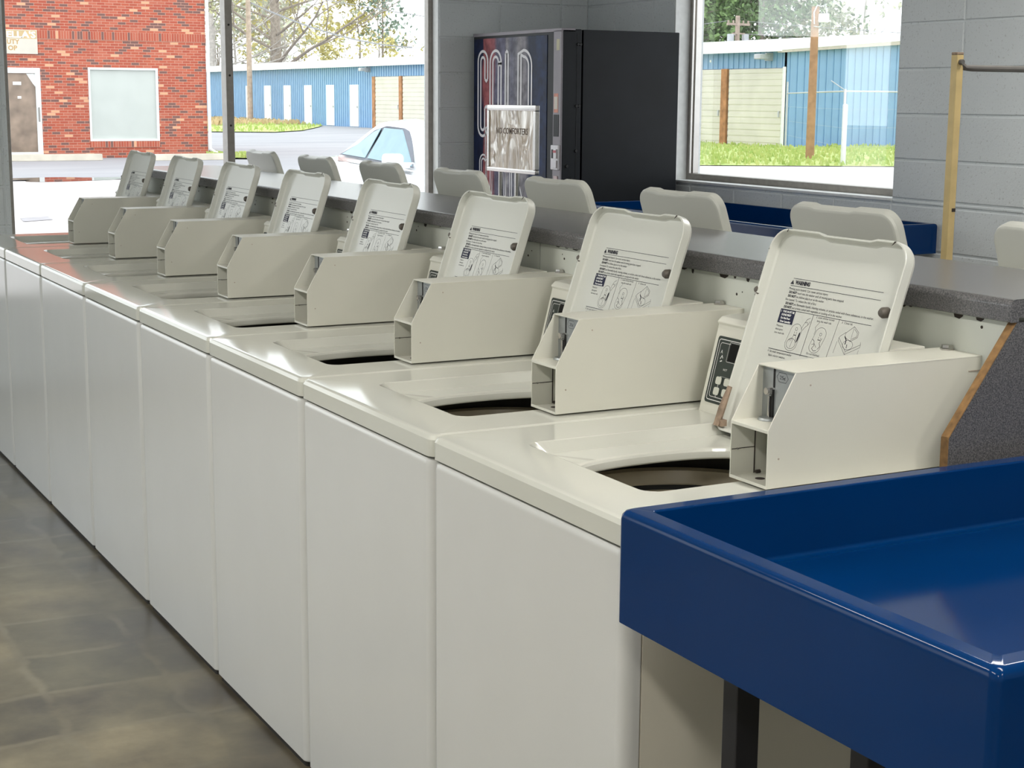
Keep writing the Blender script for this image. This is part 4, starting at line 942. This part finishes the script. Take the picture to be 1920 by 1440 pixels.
# greenhouse: base outline at z~.95, roof outline at z~1.3
m = MB(); G = []
gb = [(.02, .52, .93), (.36, .76, .94), (1.45, .80, .965), (2.25, .80, .97), (2.85, .79, .965), (3.25, .55, .955)]
gt = [(1.02, .45, 1.285), (1.14, .53, 1.295), (1.48, .565, 1.318), (1.90, .56, 1.310), (2.22, .555, 1.285), (2.42, .53, 1.255)]
def loop(pts): return [(cx - w, y, z) for y, w, z in pts] + [(cx + w, y, z) for y, w, z in reversed(pts)]
mid = [(a[0]*.05+b[0]*.95, a[1]*.05+b[1]*.95+.012, a[2]*.08+b[2]*.92) for a, b in zip(gb, gt)]
top = [((y-1.7)*.8+1.7, w*.72, z+.022) for y, w, z in gt]
m.rings([loop([(y, w+.01, z-.05) for y, w, z in gb]), loop(gb), loop(mid), loop(gt), loop(top)], cap1=True)
m.build('cabin', MT['car_white'], t, angle=50)
def side_pt(y, k):   # point on the visible side of the cabin: k = 0 sill, 1 roof
    def at(tab, y):
        for a, b in zip(tab, tab[1:]):
            if a[0] <= y <= b[0]:
                f = (y-a[0])/(b[0]-a[0]); return a[1]+(b[1]-a[1])*f, a[2]+(b[2]-a[2])*f
        return (tab[0] if y < tab[0][0] else tab[-1])[1:]
    w0_, z0_ = at(gb, y); w1_, z1_ = at(gt, y); return Vector((cx-(w0_*(1-k)+w1_*k)-.036, y, z0_*(1-k)+z1_*k))
def side_glass(name, pts, m_):
    mb = MB(); v = [side_pt(y, k) for y, k in pts]; mb.rings([v, [p + Vector((.006, 0, 0)) for p in v]], cap0=True, cap1=True); return mb.build(name, m_, t, smooth=False)
side_glass('window_surround', [(.38, .02), (1.72, .0), (2.72, .05), (2.36, .42), (2.06, .78), (1.72, .88), (1.24, .88), (1.08, .80)], MT['car_trim'])
for nm, pts in (('door_glass', [(.42, .05), (1.66, .05), (1.74, .83), (1.26, .84), (1.11, .77)]), ('quarter_glass', [(1.74, .05), (2.62, .08), (2.31, .42), (2.03, .73), (1.84, .82)])):
    mb = MB(); v = [side_pt(y, k) - Vector((.006, 0, 0)) for y, k in pts]; mb.rings([v, [p + Vector((.006, 0, 0)) for p in v]], cap0=True, cap1=True); mb.build(nm, MT['car_glass'], t, smooth=False)
m = MB(); v = [Vector((cx-.66, .13, .955)), Vector((cx+.66, .13, .955)), Vector((cx+.44, 1.0, 1.27)), Vector((cx-.44, 1.0, 1.27))]; nrm = Vector((0, -.34, .94))
m.rings([[p+nrm*.012 for p in v], [p+nrm*.03 for p in v]], cap0=True, cap1=True); m.build('windshield', MT['car_glass'], t, smooth=False)
m = MB(); m.box(-.17, .42, .955, .0, .56, 1.065, .035, 3); m.box(-.03, .46, .94, .10, .52, .99, .01); m.build('side_mirror', MT['car_white'], t)
for x in (.10, WID-.10):
    for y in (-1.0, 2.55):
        w = MB().lathe((x-.10, y, .29), [(1e-3, .02), (.19, .02), (.21, .0), (.29, .0), (.305, .03), (.305, .17), (.29, .2), (1e-3, .2)], 32, 'x').build('wheel', MT['car_trim'], t)
m = MB(); m.box(-.012, 1.30, .80, .02, 1.45, .83, .008); m.build('door_handle', MT['car_white'], t)
m = MB(); m.box(cx-.35, -1.74, .36, cx+.35, -1.70, .44); m.build('grille', MT['car_trim'], t)
for x in (cx-.62, cx+.42): MB().box(x, -1.70, .54, x+.22, -1.55, .64, .02).build('headlight', MT['car_glass'], t)

# trees
def limb(m, p, d, ln, r, depth, rng, tips, spread=.55, up=.10, seg=4):
    pts = [p.copy()]; rad = [r]; q = p.copy(); dd = d.copy()
    for i in range(seg):
        dd = (dd + Vector((rng.uniform(-1, 1), rng.uniform(-1, 1), rng.uniform(-.6, 1)))*.14 + Vector((0, 0, up*.3))).normalized(); q = q + dd*ln/seg
        pts.append(q.copy()); rad.append(r*(1-.55*(i+1)/seg))
    m.tube(pts, rad, 6 if depth > 2 else (4 if depth > 1 else 3), caps=False)
    if depth == 0: tips.append(q); return
    for k in range(3 if depth > 1 else 4):
        i = rng.randint(2, seg); b = pts[i]; a = rng.uniform(0, 2*PI)
        nd = (dd + Vector((math.cos(a), math.sin(a), rng.uniform(-.2, .6)))*spread*rng.uniform(.7, 1.5)).normalized()
        limb(m, b, nd, ln*rng.uniform(.55, .8), rad[i]*.6, depth-1, rng, tips, spread, up, seg)
    if depth <= 2: tips.append(q)
def leaves(m, c, rad, n, size, rng, squash=.8):
    for _ in range(n):
        v = Vector((rng.gauss(0, 1), rng.gauss(0, 1), rng.gauss(0, squash)))*rad*.55; p = c + v; s = size*rng.uniform(.6, 1.4)
        a = Vector((rng.uniform(-1, 1), rng.uniform(-1, 1), rng.uniform(-1, 1))).normalized(); b = a.cross(Vector((rng.uniform(-1, 1), rng.uniform(-1, 1), rng.uniform(-1, 1)))).normalized()
        m.face([p-a*s-b*s*.4, p+a*s-b*s*.4, p+a*s*.7+b*s*.5, p-a*s*.7+b*s*.5])
def tree(x, y, h, r, kind, leaf, label, seed, dens=1.0, spread=.55, lean=(0, 0), bark='bark', depth=4, lsize=.28):
    rng = random.Random(seed); t = thing('tree', label, 'tree', (x, y, -.06), 0, 'trees beyond the blue shed'); m = MB(); tips = []; lm = MB()
    if kind == 'broad':
        th = h*.28; top = Vector((lean[0]*.3, lean[1]*.3, th)); m.tube([(0, 0, 0), (lean[0]*.1, 0, th*.5), top], [r*1.25, r, r*.85], 9, False)
        for k in range(5):
            a = 2*PI*k/5 + rng.uniform(-.4, .4); limb(m, top*(1-.08*k) , Vector((math.cos(a)*spread*1.5+lean[0]*.1, math.sin(a)*spread*1.5, 1)).normalized(), h*.38, r*.55, depth-1, rng, tips, spread)
        if leaf:
            for p in tips:
                if rng.random() < dens: leaves(lm, p, h*.06, int(14*min(1.5, dens+.3)), lsize, rng)
    elif kind == 'bare':
        n = 9; pts = [Vector((lean[0]*k/n + rng.uniform(-.12, .12), rng.uniform(-.12, .12), h*k/n)) for k in range(n+1)]; m.tube(pts, [r*(1.15-.95*k/n) for k in range(n+1)], 8, False)
        z = h*.16
        while z < h*.97:
            f = z/h*n; i = min(n-1, int(f)); b0 = pts[i].lerp(pts[i+1], f-i); a = rng.uniform(0, 2*PI)
            limb(m, b0, Vector((math.cos(a), math.sin(a), rng.uniform(.05, .55))).normalized(), h*spread*(1.05-z/h)*rng.uniform(.7, 1.2), r*.30*(1.1-z/h), depth-1, rng, tips, .6, .05, 5); z += h*.030
        if leaf:
            for p in tips:
                if rng.random() < dens: leaves(lm, p, h*.035, 6, lsize, rng)
    elif kind == 'pine':
        m.tube([(0, 0, 0), (lean[0]*.5, 0, h*.5), (lean[0], 0, h)], [r, r*.75, r*.15], 8, False)
        z = h*(.30 if dens > .8 else .45)
        while z < h:
            ln = (h-z)*.30 + h*.045
            for k in range(4):
                a = rng.uniform(0, 2*PI); e = Vector((lean[0]*z/h + math.cos(a)*ln, math.sin(a)*ln, z + ln*.15)); m.tube([(lean[0]*z/h, 0, z-.1), e], [r*.16, r*.05], 3, False)
                for f in (.45, .75, 1.0): leaves(lm, Vector((lean[0]*z/h, 0, z)).lerp(e, f), ln*.32+.2, int(13*dens), lsize, rng, .5)
            z += h*.035
    elif kind == 'bush':
        for k in range(5):
            a = rng.uniform(0, 2*PI); m.tube([(0, 0, 0), (math.cos(a)*r*3, math.sin(a)*r*3, h*.6)], [r, r*.3], 5, False)
        for k in range(int(40*dens)):
            a = rng.uniform(0, 2*PI); q = math.sqrt(rng.random()); zz = rng.random()
            leaves(lm, Vector((math.cos(a)*q*spread*h*.5*math.sin(PI*(.25+.7*zz)), math.sin(a)*q*spread*h*.5, h*(.15+.8*zz))), h*.11, 26, lsize, rng)
    if len(m.b.verts): m.build('trunk', MT[bark], t, angle=60)
    if len(lm.b.verts): lm.build('foliage', MT[leaf], t, smooth=False, recalc=False)
    return t
# left view (through the far window), about 150 m out
tree(47.0, 150, 19, .42, 'bare', 'leaf_pale', 'bare grey tree just right of the brick building', 21, .10, .5, bark='bark_pale')
tree(42.6, 139, 20, .4, 'pine', 'leaf_olive', 'loose olive pine right beside the brick building corner', 22, .35, lsize=.17)
tree(52.8, 148, 24, .62, 'bare', 'leaf_yellow', 'big wide bare tree with thick trunk behind the weathered utility pole', 23, .09, .62, lsize=.2)
tree(49.8, 165, 22, .45, 'pine', 'leaf_olive', 'olive pine behind the thick bare tree', 24, .5, lsize=.17)
tree(56.6, 158, 15, .20, 'bare', 'leaf_yellow', 'slim yellow-green tree above the white shed doors', 25, .07, .4, lsize=.22)
tree(60.0, 150, 9.2, .10, 'bush', 'leaf_yellow', 'yellow bush above the middle shed doors', 26, .25, .8, lsize=.16)
tree(63.2, 152, 13.0, .14, 'bare', 'leaf_yellow', 'yellow sapling left of the slim blue-green pine', 27, .22, .35, lsize=.2)
tree(65.4, 151, 15, .16, 'pine', 'leaf_blue', 'slim blue-green pine against the white sky', 28, .28, lsize=.2)
tree(67.6, 146, 7.8, .10, 'bush', 'leaf_olive', 'round olive bush by the right edge of the far window', 29, .5, 1.1, lsize=.15)
tree(68.8, 160, 14, .13, 'bare', None, 'thin bare tree by the right edge of the far window', 30, 0, .35, bark='bark_pale')
tree(54.5, 172, 12, .15, 'bush', 'leaf_pale', 'pale thicket behind the wide bare tree', 31, .5, 1.5, lsize=.22)
tree(61.0, 168, 15, .18, 'bare', 'leaf_pale', 'bare twiggy tree behind the yellow bush', 32, .06, .5, bark='bark_pale')
tree(65.0, 175, 10, .15, 'bush', 'leaf_pale', 'pale thicket behind the slim blue-green pine', 33, .4, 1.6, lsize=.2)
tree(57.6, 175, 17, .16, 'bare', 'leaf_pale', 'pale bare tree just right of the wide bare tree, farther back', 34, .25, .5, bark='bark_pale', lsize=.2)
tree(53.5, 182, 18, .18, 'bare', 'leaf_olive', 'bare olive tree left of the wide trunk, farthest back', 35, .3, .5, bark='bark_pale', lsize=.2)
tree(64.5, 182, 14, .14, 'bare', 'leaf_yellow', 'thin yellow-leaved tree behind the blue-green pine', 36, .3, .45, bark='bark_pale', lsize=.2)
tree(58.6, 147, 8.2, .10, 'bush', 'leaf_yellow', 'low yellow bush just above the shed roof right of the wide trunk', 37, .35, 1.1, lsize=.15)
tree(62.6, 146, 7.6, .10, 'bush', 'leaf_yellow', 'low yellow bush above the shed roof below the yellow sapling', 38, .35, 1.0, lsize=.15)
# right view (through the right window), about 100 m out
tree(61.5, 92, 16, .3, 'pine', 'leaf_green', 'green pine at the left edge of the right window', 41, 1.8, lsize=.16)
tree(65.2, 94, 19, .35, 'pine', 'leaf_green', 'tall dense green pine left of the distant utility pole top', 42, 2.4, lsize=.16)
tree(67.4, 90, 18, .35, 'pine', 'leaf_pine', 'dark green pine right of the distant crossarm pole', 43, 2.4, lsize=.16)
tree(70.2, 95, 13, .16, 'bare', 'leaf_pale', 'pale grey-green tree in the middle of the right window', 44, .8, .45, bark='bark_pale', lsize=.2)
tree(72.2, 100, 14, .15, 'bare', 'leaf_blue', 'bluish thin tree left of the brown service pole top', 45, .4, .45, bark='bark_pale', lsize=.2)
tree(74.6, 92, 8.0, .15, 'bush', 'leaf_olive', 'rounded olive tree right of the brown service pole top', 46, 1.0, 1.0, lsize=.18)
tree(77.4, 93, 7.9, .15, 'bush', 'leaf_pine', 'rounded dark green tree right of the olive one', 47, .7, .7, lsize=.18)
tree(80.2, 94, 13, .16, 'bare', None, 'bare pinkish tree at the right edge of the right window', 48, 0, .5, bark='bark_pale')
tree(72.5, 86, 5.9, .12, 'bush', 'leaf_pale', 'low pale thicket just above the white shed roof', 49, .9, 2.2, lsize=.18)
tree(79.0, 86, 5.9, .12, 'bush', 'leaf_pale', 'low pale thicket above the gable end of the blue shed', 50, .9, 2.2, lsize=.18)
